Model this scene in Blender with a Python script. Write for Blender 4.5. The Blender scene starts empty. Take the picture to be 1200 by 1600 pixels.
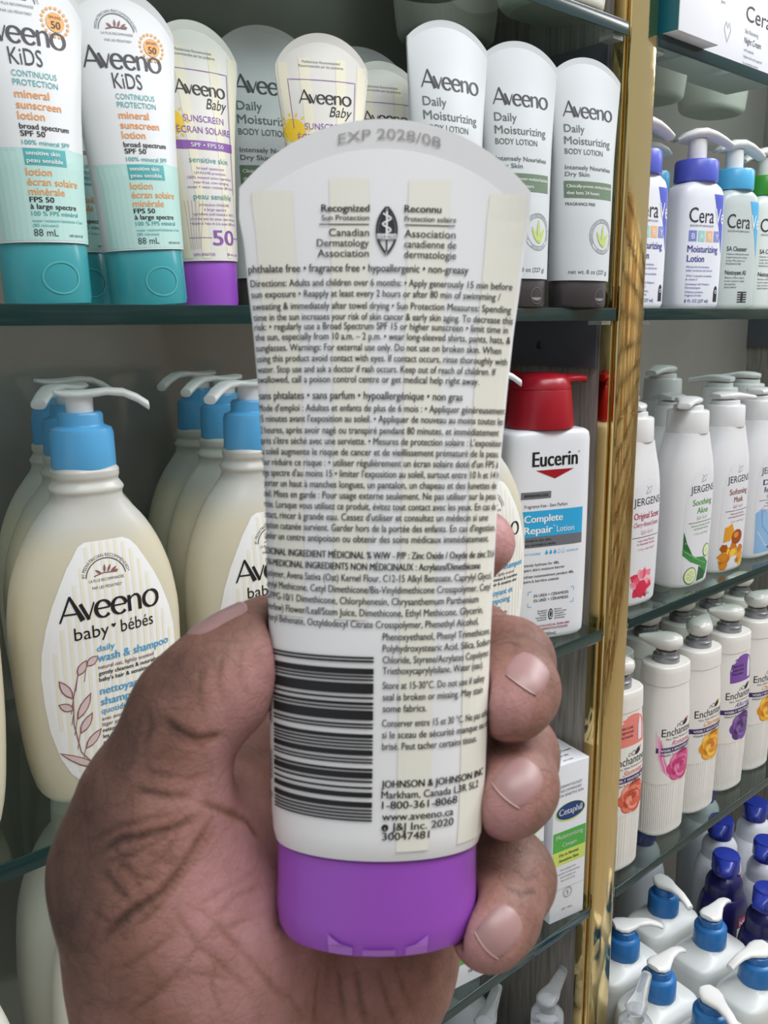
import bpy, math, random
import numpy as np
from mathutils import Vector, Matrix

random.seed(7)
S = bpy.context.scene
COL = S.collection
R = math.radians
EYE = 1.45                       # eye height: the middle glass shelf is level with the eye
SHELF_A, SHELF_B, SHELF_C, SHELF_D, DECK = EYE+.009, EYE-.250, EYE-.509, EYE+.210, EYE-.800
FRONT, BACK = .405, .600         # front edge and back panel of the shelving

# ------------------------------------------------------------------ camera
cam_d = bpy.data.cameras.new('camera')
cam = bpy.data.objects.new('camera', cam_d); COL.objects.link(cam)
cam.matrix_world = Matrix(((.74470176, .14428597, -.65161404, 0), (-.66735202, .14960162, -.72956195, 0),
                           (-.00771523, .97817514, .20763878, EYE), (0, 0, 0, 1)))
cam_d.sensor_fit = 'VERTICAL'; cam_d.sensor_height = 24.0; cam_d.lens = 21.0
cam_d.clip_start = .01; cam_d.clip_end = 50
cam_d.dof.use_dof = True; cam_d.dof.focus_distance = .55; cam_d.dof.aperture_fstop = 40
S.camera = cam

# ------------------------------------------------------------------ light
S.view_settings.view_transform = 'Standard'; S.view_settings.look = 'None'
S.view_settings.gamma = 1; S.view_settings.use_curve_mapping = False
S.view_settings.exposure = 0.0
w = bpy.data.worlds.new('world'); S.world = w; w.use_nodes = True
w.node_tree.nodes['Background'].inputs[0].default_value = (.90, .95, 1.0, 1)
w.node_tree.nodes['Background'].inputs[1].default_value = .57
def area(name, loc, tgt, sx, sy, power, col=(1, 1, 1)):
    d = bpy.data.lights.new(name, 'AREA'); d.shape = 'RECTANGLE'; d.size = sx; d.size_y = sy; d.energy = power; d.color = col
    o = bpy.data.objects.new(name, d); COL.objects.link(o); o.location = loc
    o.rotation_euler = (Vector(tgt) - Vector(loc)).to_track_quat('-Z', 'Y').to_euler()
    return o
area('ceiling_lamp_aisle', (.35, -.55, EYE+1.25), (.45, .35, EYE-.1), 1.4, .5, 17, (.97, .98, 1))
area('ceiling_lamp_far', (1.75, -.35, EYE+1.15), (1.0, .45, EYE-.2), 1.4, .5, 24, (.95, .97, 1))
area('opposite_wall_fill', (3.6, -.5, EYE+1.15), (3.6, -1.3, EYE-.2), 1.4, .5, 30, (1, .98, .95))  # added fill: brightens the opposite wall mirrored in the brass post

# ------------------------------------------------------------------ materials
def lin(h):
    c = [int(h[i:i+2], 16)/255 for i in (0, 2, 4)]
    return tuple(((x+.055)/1.055)**2.4 if x > .04045 else x/12.92 for x in c)
MATS = {}
def M(h, rough=.4, metal=0, spec=.5, trans=0, sss=0, key=''):
    k = (h, rough, metal, spec, trans, sss, key)
    if k in MATS: return MATS[k]
    m = bpy.data.materials.new('surface_'+h); m.use_nodes = True
    p = m.node_tree.nodes['Principled BSDF']
    p.inputs['Base Color'].default_value = (*lin(h), 1); p.inputs['Roughness'].default_value = rough
    p.inputs['Metallic'].default_value = metal; p.inputs['Specular IOR Level'].default_value = spec
    p.inputs['Transmission Weight'].default_value = trans
    if sss:
        p.inputs['Subsurface Weight'].default_value = sss; p.inputs['Subsurface Radius'].default_value = (1, .7, .5)
        p.inputs['Subsurface Scale'].default_value = .004
    MATS[k] = m; return m
def nodes(name):
    m = bpy.data.materials.new(name); m.use_nodes = True
    nt = m.node_tree; return m, nt, nt.nodes['Principled BSDF'], nt.nodes.new, nt.links.new
def ramp(nt, fac, stops):
    r = nt.nodes.new('ShaderNodeValToRGB'); nt.links.new(fac, r.inputs[0])
    e = r.color_ramp.elements
    while len(e) < len(stops): e.new(.5)
    for q, (t, h) in zip(e, stops): q.position = t; q.color = (*lin(h), 1)
    return r.outputs[0]

# ------------------------------------------------------------------ objects
def link(o, parent=None):
    COL.objects.link(o)
    if parent is not None: o.parent = parent
    return o
def thing(name, label, cat, loc=(0, 0, 0), rz=0, group=None, tilt=(0, 0)):
    o = bpy.data.objects.new(name, None); link(o)
    o.empty_display_size = .02
    o.location = loc; o.rotation_euler = (R(tilt[0]), R(tilt[1]), R(rz))
    o['label'] = label; o['category'] = cat
    if group: o['group'] = group
    return o
def tag(o, label, cat, group=None):
    o['label'] = label; o['category'] = cat
    if group: o['group'] = group
    return o
def kids(o): return [c for c in bpy.data.objects if c.parent is o]
def dup(root, label, loc, rz, tilt=(0, 0), group=None, spin=None):
    def cp(o, par):
        c = o.copy(); COL.objects.link(c)
        if par is not None: c.parent = par
        for ch in kids(o):
            if ch is not c: cp(ch, c)
        return c
    src = list(kids(root))
    r = root.copy(); COL.objects.link(r)
    for ch in src: cp(ch, r)
    r.location = loc; r.rotation_euler = (R(tilt[0]), R(tilt[1]), R(rz)); r['label'] = label
    if group: r['group'] = group
    if spin is not None:
        for c in kids(r):
            if c.name.startswith('pump_head'): c.rotation_euler = (0, 0, R(spin))
    return r

class MB:
    """collects faces and links them as one mesh"""
    def __init__(s): s.v = []; s.f = []; s.m = []; s.mats = []
    def mi(s, m):
        if m not in s.mats: s.mats.append(m)
        return s.mats.index(m)
    def add(s, V, F, m):
        o = len(s.v); i = s.mi(m)
        s.v.extend(map(tuple, V))
        for f in F: s.f.append(tuple(o+k for k in f)); s.m.append(i)
    def rings(s, rs, m, cap=(True, True), closed=True):
        n = len(rs[0]); V = [p for r in rs for p in r]; F = []
        for i in range(len(rs)-1):
            for j in range(n if closed else n-1):
                k = (j+1) % n
                F.append((i*n+j, i*n+k, (i+1)*n+k, (i+1)*n+j))
        if cap[0]: F.append(tuple(range(n))[::-1])
        if cap[1]: F.append(tuple((len(rs)-1)*n+j for j in range(n)))
        s.add(V, F, m)
    def lathe(s, prof, m, n=32, c=(0, 0), sy=1):
        s.rings([[(c[0]+r*math.cos(2*math.pi*j/n), c[1]+sy*r*math.sin(2*math.pi*j/n), z) for j in range(n)] for r, z in prof], m)
    def box(s, x0, x1, y0, y1, z0, z1, m, bev=0):
        if bev <= 0:
            V = [(x, y, z) for z in (z0, z1) for x, y in ((x0, y0), (x1, y0), (x1, y1), (x0, y1))]
            s.add(V, [(3, 2, 1, 0), (4, 5, 6, 7), (0, 1, 5, 4), (1, 2, 6, 5), (2, 3, 7, 6), (3, 0, 4, 7)], m)
        else:
            def ring(d, z):
                out = []
                for (cx, cy, a0) in ((x1-bev, y1-bev, 0), (x0+bev, y1-bev, 90), (x0+bev, y0+bev, 180), (x1-bev, y0+bev, 270)):
                    for q in range(4):
                        t = R(a0+30*q); out.append((cx+(bev-d)*math.cos(t), cy+(bev-d)*math.sin(t), z))
                return out
            s.rings([ring(bev*.6, z0), ring(bev*.15, z0+bev*.35), ring(0, z0+bev), ring(0, z1-bev), ring(bev*.15, z1-bev*.35), ring(bev*.6, z1)], m)
    def spoon(s, secs, m, n=16, p=2.0):
        """a swept head along x: secs (x, z, half width in y, half height)"""
        rs = []
        for x, z, hy, hz in secs:
            ring = []
            for j in range(n):
                t = 2*math.pi*j/n; c, q = math.cos(t), math.sin(t)
                ring.append((x, hy*math.copysign(abs(c)**(2/p), c), z+hz*math.copysign(abs(q)**(2/p), q)))
            rs.append(ring)
        s.rings(rs, m)
    def tube(s, pts, rad, m, n=10):
        pts = [Vector(p) for p in pts]; rs = []
        for i, p in enumerate(pts):
            d = (pts[min(i+1, len(pts)-1)]-pts[max(i-1, 0)]).normalized()
            a = d.orthogonal().normalized(); b = d.cross(a)
            r = rad[i] if isinstance(rad, (list, tuple)) else rad
            rs.append([tuple(p+r*(math.cos(2*math.pi*j/n)*a+math.sin(2*math.pi*j/n)*b)) for j in range(n)])
        s.rings(rs, m)
    def build(s, name, parent=None, sharp=38, flat=False):
        me = bpy.data.meshes.new(name); me.from_pydata(s.v, [], s.f)
        for m in s.mats: me.materials.append(m)
        me.polygons.foreach_set('material_index', s.m)
        me.polygons.foreach_set('use_smooth', [not flat]*len(s.f))
        me.update()
        if not flat: me.set_sharp_from_angle(angle=R(sharp))
        return link(bpy.data.objects.new(name, me), parent)

class Body:
    """an upright container: rows (z, half width, half depth), rounded-rectangle sections of exponent n"""
    def __init__(s, rows, n=2.4, ribs=None, seg=64):
        s.z, s.a, s.b = (np.array(q, float) for q in zip(*rows)); s.n = n; s.ribs = ribs; s.seg = seg
    def ring(s, a, b, z):
        out = []
        for j in range(s.seg):
            t = 2*math.pi*j/s.seg; c, q = math.cos(t), math.sin(t)
            k = 1
            if s.ribs and s.ribs[0] < z < s.ribs[1]:
                k = 1-s.ribs[2]*(.5+.5*math.cos(t*s.ribs[3]))
            out.append((k*a*math.copysign(abs(c)**(2/s.n), c), k*b*math.copysign(abs(q)**(2/s.n), q), z))
        return out
    def mesh(s, mb, m, sub=3):
        zs = []
        for i in range(len(s.z)-1):
            zs += list(np.linspace(s.z[i], s.z[i+1], sub, endpoint=False))
        zs.append(s.z[-1])
        A, B_ = s.smooth(zs, s.a), s.smooth(zs, s.b)
        mb.rings([s.ring(max(a, 1e-4), max(b, 1e-4), z) for a, b, z in zip(A, B_, zs)], m)
    def smooth(s, zs, val):                       # monotone cubic through the rows
        z, v = s.z, val; h = np.diff(z); d = np.diff(v)/np.maximum(h, 1e-9)
        g = np.zeros(len(v)); g[0], g[-1] = d[0], d[-1]
        for i in range(1, len(v)-1):
            g[i] = 0 if d[i-1]*d[i] <= 0 else 2*d[i-1]*d[i]/(d[i-1]+d[i])
        zs = np.clip(np.asarray(zs, float), z[0], z[-1]); i = np.clip(np.searchsorted(z, zs, 'right')-1, 0, len(z)-2)
        t = (zs-z[i])/np.maximum(h[i], 1e-9)
        return (2*t**3-3*t*t+1)*v[i]+(t**3-2*t*t+t)*h[i]*g[i]+(3*t*t-2*t**3)*v[i+1]+(t**3-t*t)*h[i]*g[i+1]
    def map(s, u, v, e):
        a, b = s.smooth(v, s.a), s.smooth(v, s.b)
        q = np.clip(np.abs(u)/a, 0, .985)
        return np.stack([u, -b*(1-q**s.n)**(1/s.n)-e, v], -1)

class Tube:
    """a squeeze tube standing on its cap: round foot, flat arched crimp"""
    def __init__(s, z0, H, zc, band, A, B_):
        s.z0, s.H, s.zc, s.band = z0, H, zc, band
        s.At, s.Bt = np.array(A).T, np.array(B_).T
        a = s.At[1][-1]; sag = H-zc; s.Rr = (a*a+sag*sag)/(2*sag); s.aw = a
    def a(s, t): return np.interp(t, s.At[0], s.At[1])
    def b(s, t): return np.interp(t, s.Bt[0], s.Bt[1])
    def top(s, x): return s.H-(s.Rr-np.sqrt(np.maximum(s.Rr**2-np.minimum(np.abs(x), s.aw)**2, 0)))
    def y(s, q, t): return .0007+s.b(t)*np.sqrt(np.maximum(1-q*q, 0))
    def mesh(s, mb, m, ns=36, nt=36):
        q = np.sin(np.linspace(-np.pi/2, np.pi/2, ns+1)); F = []; V = []
        ts = list(np.linspace(0, 1, nt))+[1.0001, 2]
        def row(t, side):
            tt = min(t, 1); x = q*s.a(tt); zi = s.top(q*s.aw)-s.band
            z = s.z0+tt*(zi-s.z0)+(s.band if t == 2 else 0)
            yy = s.y(q, tt) if t <= 1 else .0007+0*q
            return list(zip(x, side*yy, z))
        rs = [row(t, -1)+row(t, 1)[::-1] for t in ts]
        mb.rings(rs, m)
    def map(s, u, v, e):
        """u runs along the printed surface, v is the height"""
        u, v = np.asarray(u, float), np.asarray(v, float)
        t = np.clip((v-s.z0)/(s.H-s.band-s.z0), 0, 1); vm = float(np.mean(t))
        for _ in range(3):
            ph = np.linspace(0, np.pi/2, 60); a, b = s.a(vm), s.b(vm)
            ds = np.sqrt((a*np.cos(ph))**2+(b*np.sin(ph))**2); L = np.concatenate([[0], np.cumsum((ds[1:]+ds[:-1])/2*(ph[1]-ph[0]))])
            fi = np.interp(np.abs(u), L, ph); q = np.sin(fi)*np.sign(u)
            t = np.clip((v-s.z0)/(s.top(q*s.aw)-s.band-s.z0), 0, 1); vm = float(np.mean(t))
        at, bt = s.a(t), s.b(t); qq = np.abs(q)
        nx, ny = q/np.maximum(at, 1e-5), np.sqrt(np.maximum(1-q*q, 0))/np.maximum(bt, 4e-4)
        l = np.sqrt(nx*nx+ny*ny)+1e-9
        return np.stack([q*at+e*nx/l, -s.y(q, t)-e*np.maximum(ny/l, .12), v], -1)

# ------------------------------------------------------------------ lettering
GLY = {}
def glyphs(txt, bold=0, shear=0):
    k = (txt, bold, shear)
    if bold > 0 and k not in GLY:                # bold: the outline laid over itself, shifted sideways
        V, F, W = glyphs(txt, 0, shear); n = len(V); b = bold*1.3
        GLY[k] = (np.concatenate([V+[q, 0] for q in (-b, 0, b)]), [tuple(i+n*q for i in f) for q in range(3) for f in F], W)
    if k not in GLY:
        cu = bpy.data.curves.new('lettering', 'FONT'); cu.body = txt; cu.size = 1; cu.shear = shear
        cu.resolution_u = 3; cu.fill_mode = 'FRONT'
        o = bpy.data.objects.new('lettering', cu); COL.objects.link(o)
        me = bpy.data.meshes.new_from_object(o.evaluated_get(bpy.context.evaluated_depsgraph_get()))
        V = np.array([v.co[:2] for v in me.vertices]) if len(me.vertices) else np.zeros((1, 2))
        F = [tuple(p.vertices) for p in me.polygons]
        bpy.data.objects.remove(o); bpy.data.curves.remove(cu); bpy.data.meshes.remove(me)
        V[:, 0] -= V[:, 0].min()
        GLY[k] = (V, F, float(V[:, 0].max()))
    return GLY[k]
CAPH = .729                                      # height of a capital in the built-in font, per em

class Print:
    """lettering and pictures printed on a surface; map turns (u, v, lift) into points"""
    def __init__(s, mapfn): s.mb = MB(); s.map = mapfn; s.k = 0
    def put(s, V, F, m, layer):
        V = np.asarray(V, float)
        if not F: return
        P = s.map(V[:, 0], V[:, 1], np.full(len(V), .00012+.00007*layer))
        s.mb.add(P.tolist(), F, m)
    def text(s, txt, x, z, h, m, w=None, al='l', bold=0, shear=0, layer=2, maxw=None, rot=0):
        V, F, W = glyphs(txt, bold, shear)
        k = h/CAPH; kx = k if w is None else w/W
        if maxw and kx*W > maxw: kx = maxw/W
        x0 = x-(kx*W*{'l': 0, 'c': .5, 'r': 1}[al])
        P = np.stack([kx*V[:, 0], k*V[:, 1]], -1)
        if rot: P = np.stack([-P[:, 1], P[:, 0]], -1) if rot == 90 else np.stack([P[:, 1], -P[:, 0]], -1)
        s.put(P+[x0, z] if not rot else P+[x, z], F, m, layer)
    def arc(s, txt, cx, cz, r, h, m, a0, a1, bold=0, layer=2):
        """text on a circle, reading from angle a0 to a1 (degrees)"""
        V, F, W = glyphs(txt, bold, 0); k = h/CAPH
        sg = -1 if a1 < a0 else 1
        t = np.radians(a0+(a1-a0)*V[:, 0]/W)
        rr = r+(k*V[:, 1] if sg < 0 else -k*V[:, 1])
        s.put(np.stack([cx+rr*np.cos(t), cz+rr*np.sin(t)], -1), F, m, layer)
    def area(s, rows, m, layer=0, nu=14):
        """rows (z, left, right): a filled patch that follows the surface"""
        q = [rows[0]]
        for a, b in zip(rows, rows[1:]):
            k = max(1, int(abs(b[0]-a[0])/.0025))
            q += [tuple(a[i]+(b[i]-a[i])*j/k for i in range(3)) for j in range(1, k+1)]
        rows = q
        V = []; F = []
        for z, l, r in rows: V += [(l+(r-l)*i/nu, z) for i in range(nu+1)]
        for i in range(len(rows)-1):
            for j in range(nu):
                k = i*(nu+1)+j; q = (k, k+1, k+nu+2, k+nu+1)
                F.append(q if rows[i+1][0] > rows[i][0] else q[::-1])
        P = s.map(np.array([v[0] for v in V]), np.array([v[1] for v in V]), np.full(len(V), .00012+.00007*layer))
        s.mb.add(P.tolist(), F, m)
    def rect(s, x0, x1, z0, z1, m, layer=1, nv=0, nu=10):
        nv = nv or max(1, int((z1-z0)/.006))
        s.area([(z0+(z1-z0)*i/nv, x0, x1) for i in range(nv+1)], m, layer, nu)
    def poly(s, pts, m, layer=2):
        """any outline, filled in slices so that it follows a curved surface"""
        zs = sorted(set(round(p[1], 7) for p in pts)); n = len(pts); V = []; F = []
        lv = []
        for a, b in zip(zs, zs[1:]):
            k = max(1, int((b-a)/.0022)); lv += [(a+(b-a)*i/k, a+(b-a)*(i+1)/k) for i in range(k)]
        big = zs[-1]-zs[0] > .004 or max(p[0] for p in pts)-min(p[0] for p in pts) > .004
        for a, b in lv:
            c = (a+b)/2; X = []
            for i in range(n):
                (x0, z0), (x1, z1) = pts[i], pts[(i+1) % n]
                if (z0 <= c) != (z1 <= c):
                    f = lambda z: x0+(x1-x0)*(z-z0)/(z1-z0)
                    X.append((f(c), f(a), f(b)))
            X.sort()
            for l, r in zip(X[::2], X[1::2]):
                k = max(1, int((r[0]-l[0])/.002)) if big else 1; o = len(V)
                for i in range(k+1): V += [(l[1]+(r[1]-l[1])*i/k, a), (l[2]+(r[2]-l[2])*i/k, b)]
                F += [(o+2*i, o+2*i+2, o+2*i+3, o+2*i+1) for i in range(k)]
        s.put(V, F, m, layer)
    def disc(s, cx, cz, rx, m, rz=None, layer=2, n=24, a0=0, a1=360):
        rz = rz or rx
        s.poly([(cx+rx*math.cos(R(a0+(a1-a0)*i/n)), cz+rz*math.sin(R(a0+(a1-a0)*i/n))) for i in range(n if a1-a0 >= 360 else n+1)], m, layer)
    def stroke(s, pts, wd, m, layer=2):
        pts = [np.array(p[:2], float) for p in pts]
        if any(np.linalg.norm(b-a) > .003 for a, b in zip(pts, pts[1:])):     # long strokes bend with the surface
            wl = list(wd) if isinstance(wd, (list, tuple)) else [wd]*len(pts); q, w2 = [pts[0]], [wl[0]]
            for i in range(len(pts)-1):
                k = max(1, int(np.linalg.norm(pts[i+1]-pts[i])/.002))
                for j in range(1, k+1): q.append(pts[i]+(pts[i+1]-pts[i])*j/k); w2.append(wl[i]+(wl[i+1]-wl[i])*j/k)
            pts, wd = q, w2
        n = len(pts); L = []
        for i, p in enumerate(pts):
            d = pts[min(i+1, n-1)]-pts[max(i-1, 0)]; d = d/(np.linalg.norm(d)+1e-12)
            w_ = wd[i] if isinstance(wd, (list, tuple)) else wd
            q = np.array((-d[1], d[0]))*w_/2; L.append((p-q, p+q))
        V = [v for ab in L for v in ab]; F = [(2*i, 2*i+2, 2*i+3, 2*i+1) for i in range(n-1)]
        s.put(V, F, m, layer)
    def ring(s, cx, cz, r, wd, m, a0=0, a1=360, rz=None, layer=2, n=36):
        rz = rz or r
        s.stroke([(cx+r*math.cos(R(a0+(a1-a0)*i/n)), cz+rz*math.sin(R(a0+(a1-a0)*i/n))) for i in range(n+1)], wd, m, layer)
    def leaf(s, x0, z0, x1, z1, wd, m, layer=2):
        a, b = np.array((x0, z0)), np.array((x1, z1)); d = b-a; q = np.array((-d[1], d[0]))/np.linalg.norm(d)*wd
        side = [(.25, .8), (.5, 1), (.75, .7)]
        s.poly([tuple(a)]+[tuple(a+d*t-q*k) for t, k in side]+[tuple(b)]+[tuple(a+d*t+q*k) for t, k in side[::-1]], m, layer)
    def serif_logo(s, x, z, h, w, m, layer=3):
        """the word Aveeno in flared thick-and-thin letters, capital height h, total width w"""
        def ell(cx, rx, a0, a1, n=18):
            return [(cx+rx*math.cos(R(a0+(a1-a0)*i/n)), .33+.335*math.sin(R(a0+(a1-a0)*i/n)), .045+.075*abs(math.cos(R(a0+(a1-a0)*i/n)))) for i in range(n+1)]
        G = [[[(0, 0, .05), (.36, 1, .06)], [(.345, 1.0, .07), (.70, 0, .15)], [(.14, .30, .05), (.58, .30, .05)]],
             [[(0, .66, .10), (.235, 0, .10)], [(.22, 0, .05), (.44, .66, .045)]],
             [ell(.28, .24, 8, 320), [(.06, .36, .045), (.51, .36, .045)]],
             [ell(.28, .24, 8, 320), [(.06, .36, .045), (.51, .36, .045)]],
             [[(.07, 0, .11), (.07, .66, .10)], [(.09, .46, .04), (.17, .58, .05), (.28, .645, .06), (.38, .61, .085), (.435, .50, .105), (.445, .35, .11), (.445, 0, .11)]],
             [ell(.31, .27, 0, 360, 28)]]
        adv = [.66, .44, .56, .56, .56, .62]; tot = sum(adv); kx = w/tot; o = 0
        for g, a in zip(G, adv):
            for st in g: s.stroke([(x+kx*(o+p[0]), z+h*p[1]) for p in st], [p[2]*(kx+h)*.62 for p in st], m, layer)
            o += a
    def build(s, name, parent): return s.mb.build(name, parent, flat=True)
def plane_map(o, u, v):
    """a flat face: origin, and the two unit directions of its print"""
    o, u, v = (np.array(q, float) for q in (o, u, v)); n = np.cross(u, v)
    return lambda a, b, e: o+np.outer(a, u)+np.outer(b, v)+np.outer(e, n)
INK = M('17171a', .5); WHITE_INK = M('f4f4f4', .45); GREY_INK = M('6d7076', .5)
mm = .001
# ================================================================== the setting
def struct(o): o['kind'] = 'structure'; return o
def wood():
    m, nt, p, N, Lk = nodes('grey_wood_laminate')
    tc = N('ShaderNodeTexCoord'); mp = N('ShaderNodeMapping'); mp.inputs['Scale'].default_value = (60, 60, 3.2)
    Lk(tc.outputs['Object'], mp.inputs[0])
    n = N('ShaderNodeTexNoise'); n.inputs['Scale'].default_value = 6; n.inputs['Detail'].default_value = 6; n.inputs['Distortion'].default_value = .6
    Lk(mp.outputs[0], n.inputs[0])
    Lk(ramp(nt, n.outputs[0], [(.3, '77706a'), (.5, '8f8983'), (.72, 'a39d96')]), p.inputs['Base Color']); p.inputs['Roughness'].default_value = .5
    return m
def gold():
    m, nt, p, N, Lk = nodes('polished_brass')
    tc = N('ShaderNodeTexCoord'); n = N('ShaderNodeTexNoise'); n.inputs['Scale'].default_value = 38; n.inputs['Detail'].default_value = 5; n.inputs['Distortion'].default_value = 1.2
    Lk(tc.outputs['Object'], n.inputs[0])
    p.inputs['Base Color'].default_value = (*lin('dcc288'), 1); p.inputs['Metallic'].default_value = 1
    mr = N('ShaderNodeMapRange'); mr.inputs[1].default_value = .45; mr.inputs[2].default_value = .75; mr.inputs[3].default_value = .06; mr.inputs[4].default_value = .14
    Lk(n.outputs[0], mr.inputs[0]); Lk(mr.outputs[0], p.inputs['Roughness'])
    b = N('ShaderNodeBump'); b.inputs['Strength'].default_value = .035; b.inputs['Distance'].default_value = .002
    Lk(n.outputs[0], b.inputs['Height']); Lk(b.outputs[0], p.inputs['Normal'])
    return m
def panel(name, base, rough, spec):
    m, nt, p, N, Lk = nodes(name)
    tc = N('ShaderNodeTexCoord'); n = N('ShaderNodeTexNoise'); n.inputs['Scale'].default_value = 9
    Lk(tc.outputs['Object'], n.inputs[0])
    a, b_ = base
    Lk(ramp(nt, n.outputs[0], [(.3, a), (.7, b_)]), p.inputs['Base Color']); p.inputs['Roughness'].default_value = rough
    p.inputs['Specular IOR Level'].default_value = spec
    return m
def glass_sheet():
    """clear shelf glass: lets the light through with a green tint and mirrors at grazing angles"""
    m = bpy.data.materials.new('shelf_glass'); m.use_nodes = True; nt = m.node_tree; nt.nodes.clear(); N, Lk = nt.nodes.new, nt.links.new
    o = N('ShaderNodeOutputMaterial'); t = N('ShaderNodeBsdfTransparent'); t.inputs[0].default_value = (*lin('e8f0ed'), 1)
    g = N('ShaderNodeBsdfGlossy'); g.inputs['Roughness'].default_value = .04; g.inputs[0].default_value = (.85, .95, .92, 1)
    f = N('ShaderNodeFresnel'); f.inputs[0].default_value = 1.45
    ge = N('ShaderNodeNewGeometry'); fr = N('ShaderNodeMath'); fr.operation = 'SUBTRACT'; fr.inputs[0].default_value = 1; Lk(ge.outputs['Backfacing'], fr.inputs[1])
    mu = N('ShaderNodeMath'); mu.operation = 'MULTIPLY'; Lk(f.outputs[0], mu.inputs[0]); Lk(fr.outputs[0], mu.inputs[1])   # mirror on the outer faces only
    x = N('ShaderNodeMixShader'); Lk(mu.outputs[0], x.inputs[0]); Lk(t.outputs[0], x.inputs[1]); Lk(g.outputs[0], x.inputs[2]); Lk(x.outputs[0], o.inputs[0])
    return m
GLASS = glass_sheet(); EDGE = M('0f2f2f', .12, spec=.5); WOOD = wood(); GOLD = gold()
STRIP = M('5d6068', .45, metal=.3); DARK = M('17181a', .5)

X0, XR0, XR1, XW = -.55, .607, .641, 1.21        # left end, the post with its partition, right-hand partition
def wall(name, x0, x1, y0, y1, z0, z1, m):
    b = MB(); b.box(x0, x1, y0, y1, z0, z1, m); return struct(b.build(name, flat=True))
wall('wall_back_left', X0, XR0, BACK, BACK+.02, 0, EYE+1.0, panel('smoky_back_panel', ('8f8c87', '999792'), .13, 1.0))
wall('wall_back_right', XR1, 2.6, BACK, BACK+.02, 0, EYE+1.0, panel('mauve_back_panel', ('938b88', '9d9592'), .3, .6))
wall('floor', -2.2, 7.5, -1.42, BACK+.02, -.03, 0, panel('beige_floor_tile', ('b9b2a6', 'c6c0b4'), .35, .5))
def aisle():
    m, nt, p, N, Lk = nodes('opposite_shelves')
    tc = N('ShaderNodeTexCoord'); b = N('ShaderNodeTexBrick'); mp = N('ShaderNodeMapping'); mp.inputs['Rotation'].default_value = (R(90), 0, 0)
    Lk(tc.outputs['Object'], mp.inputs[0]); Lk(mp.outputs[0], b.inputs[0])
    b.inputs['Scale'].default_value = 1; b.inputs['Brick Width'].default_value = .16; b.inputs['Row Height'].default_value = .13
    b.inputs['Mortar Size'].default_value = .016; b.offset = 0
    b.inputs['Color1'].default_value = (*lin('efe9da'), 1); b.inputs['Color2'].default_value = (*lin('9a6a2c'), 1); b.inputs['Mortar'].default_value = (*lin('2a2723'), 1)
    Lk(b.outputs[0], p.inputs['Base Color']); p.inputs['Roughness'].default_value = .6
    return m
wall('wall_front', -2.2, 7.5, -1.42, -1.4, 0, EYE+.55, aisle())

def partition(name, x0, x1):
    b = MB(); b.box(x0, x1, FRONT+.0165, BACK, 0, EYE+.9, WOOD)
    return struct(b.build(name, flat=True))
partition('wall_partition', .607, .640)
partition('wall_partition_right', XW, XW+.036)
def rail(name, x, z):                             # the grey metal shelf rail with its screw on a partition
    b = MB(); b.box(x-.004, x, FRONT+.018, BACK, z-.046, z-.009, STRIP); o = struct(b.build(name, flat=True))
    b = MB(); b.lathe([(.0004, 0), (.0028, 0), (.0034, .0012), (.0022, .0018), (.0003, .0016)], M('4a4c52', .35, metal=.7), 16)
    s = b.build('screw', o); s.location = (x-.004, .478, z-.029); s.rotation_euler = (0, R(-90), 0)
    return o
for i, z in enumerate((SHELF_A, SHELF_D+.0)): rail('trim_%d' % (1+i), .607, z)
rail('trim_3', XW, SHELF_A)
def brass_post():
    t = thing('brass_post', 'tall polished brass upright between the two shelf bays', 'post', (0, 0, 0))
    b = MB(); b.box(.6075, .641, FRONT, FRONT+.006, 0, EYE+.9, GOLD, .0026); b.build('mirror_face', t)
    b = MB(); b.box(.6062, .641, FRONT+.006, FRONT+.0165, 0, EYE+.9, GOLD, .0008); b.build('side_flange', t)
brass_post()

def glass_shelf(label, x0, x1, z, front=FRONT, back=BACK-.003):
    t = thing('glass_shelf', label, 'shelf', (x0, front, z), 0, None)
    b = MB(); b.box(0, x1-x0, .0012, back-front, -.0095, 0, GLASS); b.build('pane', t, flat=True)
    b = MB(); b.box(0, x1-x0, 0, .0011, -.0095, 0, EDGE, .0005); e = b.build('polished_edge', t); e['label'] = 'dark green polished front edge of the glass'
    for x in (.001, x1-x0-.013):
        b = MB(); b.box(x, x+.012, .004, .016, -.0125, -.0096, M('bfc6c8', .25, metal=.4)); b.build('shelf_clip', t)
    return t
LX1, RX0 = .602, .6425
glass_shelf('glass shelf at eye level under the row of squeeze tubes', X0, LX1, SHELF_A)
glass_shelf('glass shelf carrying the blue-collared baby wash bottles', X0, LX1, SHELF_B)
glass_shelf('glass shelf under the green-banded cream cartons', X0, LX1, SHELF_C)
glass_shelf('glass shelf above the row of squeeze tubes', X0, LX1, SHELF_D)
glass_shelf('glass shelf under the small blue-topped pump bottles beside the brass post', RX0, XW, SHELF_A)
glass_shelf('glass shelf under the pearly white lotion bottles with fruit and leaf pictures', RX0, XW, SHELF_B)
glass_shelf('glass shelf under the ribbed bottles with rose pictures', RX0, XW, SHELF_C)
glass_shelf('topmost glass shelf at the right, under white and teal cartons', RX0, XW, SHELF_D)
wall('trim_4', X0, XW+.04, .25, BACK, 0, DECK, M('8a857d', .4))    # the deeper base cabinet
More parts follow.
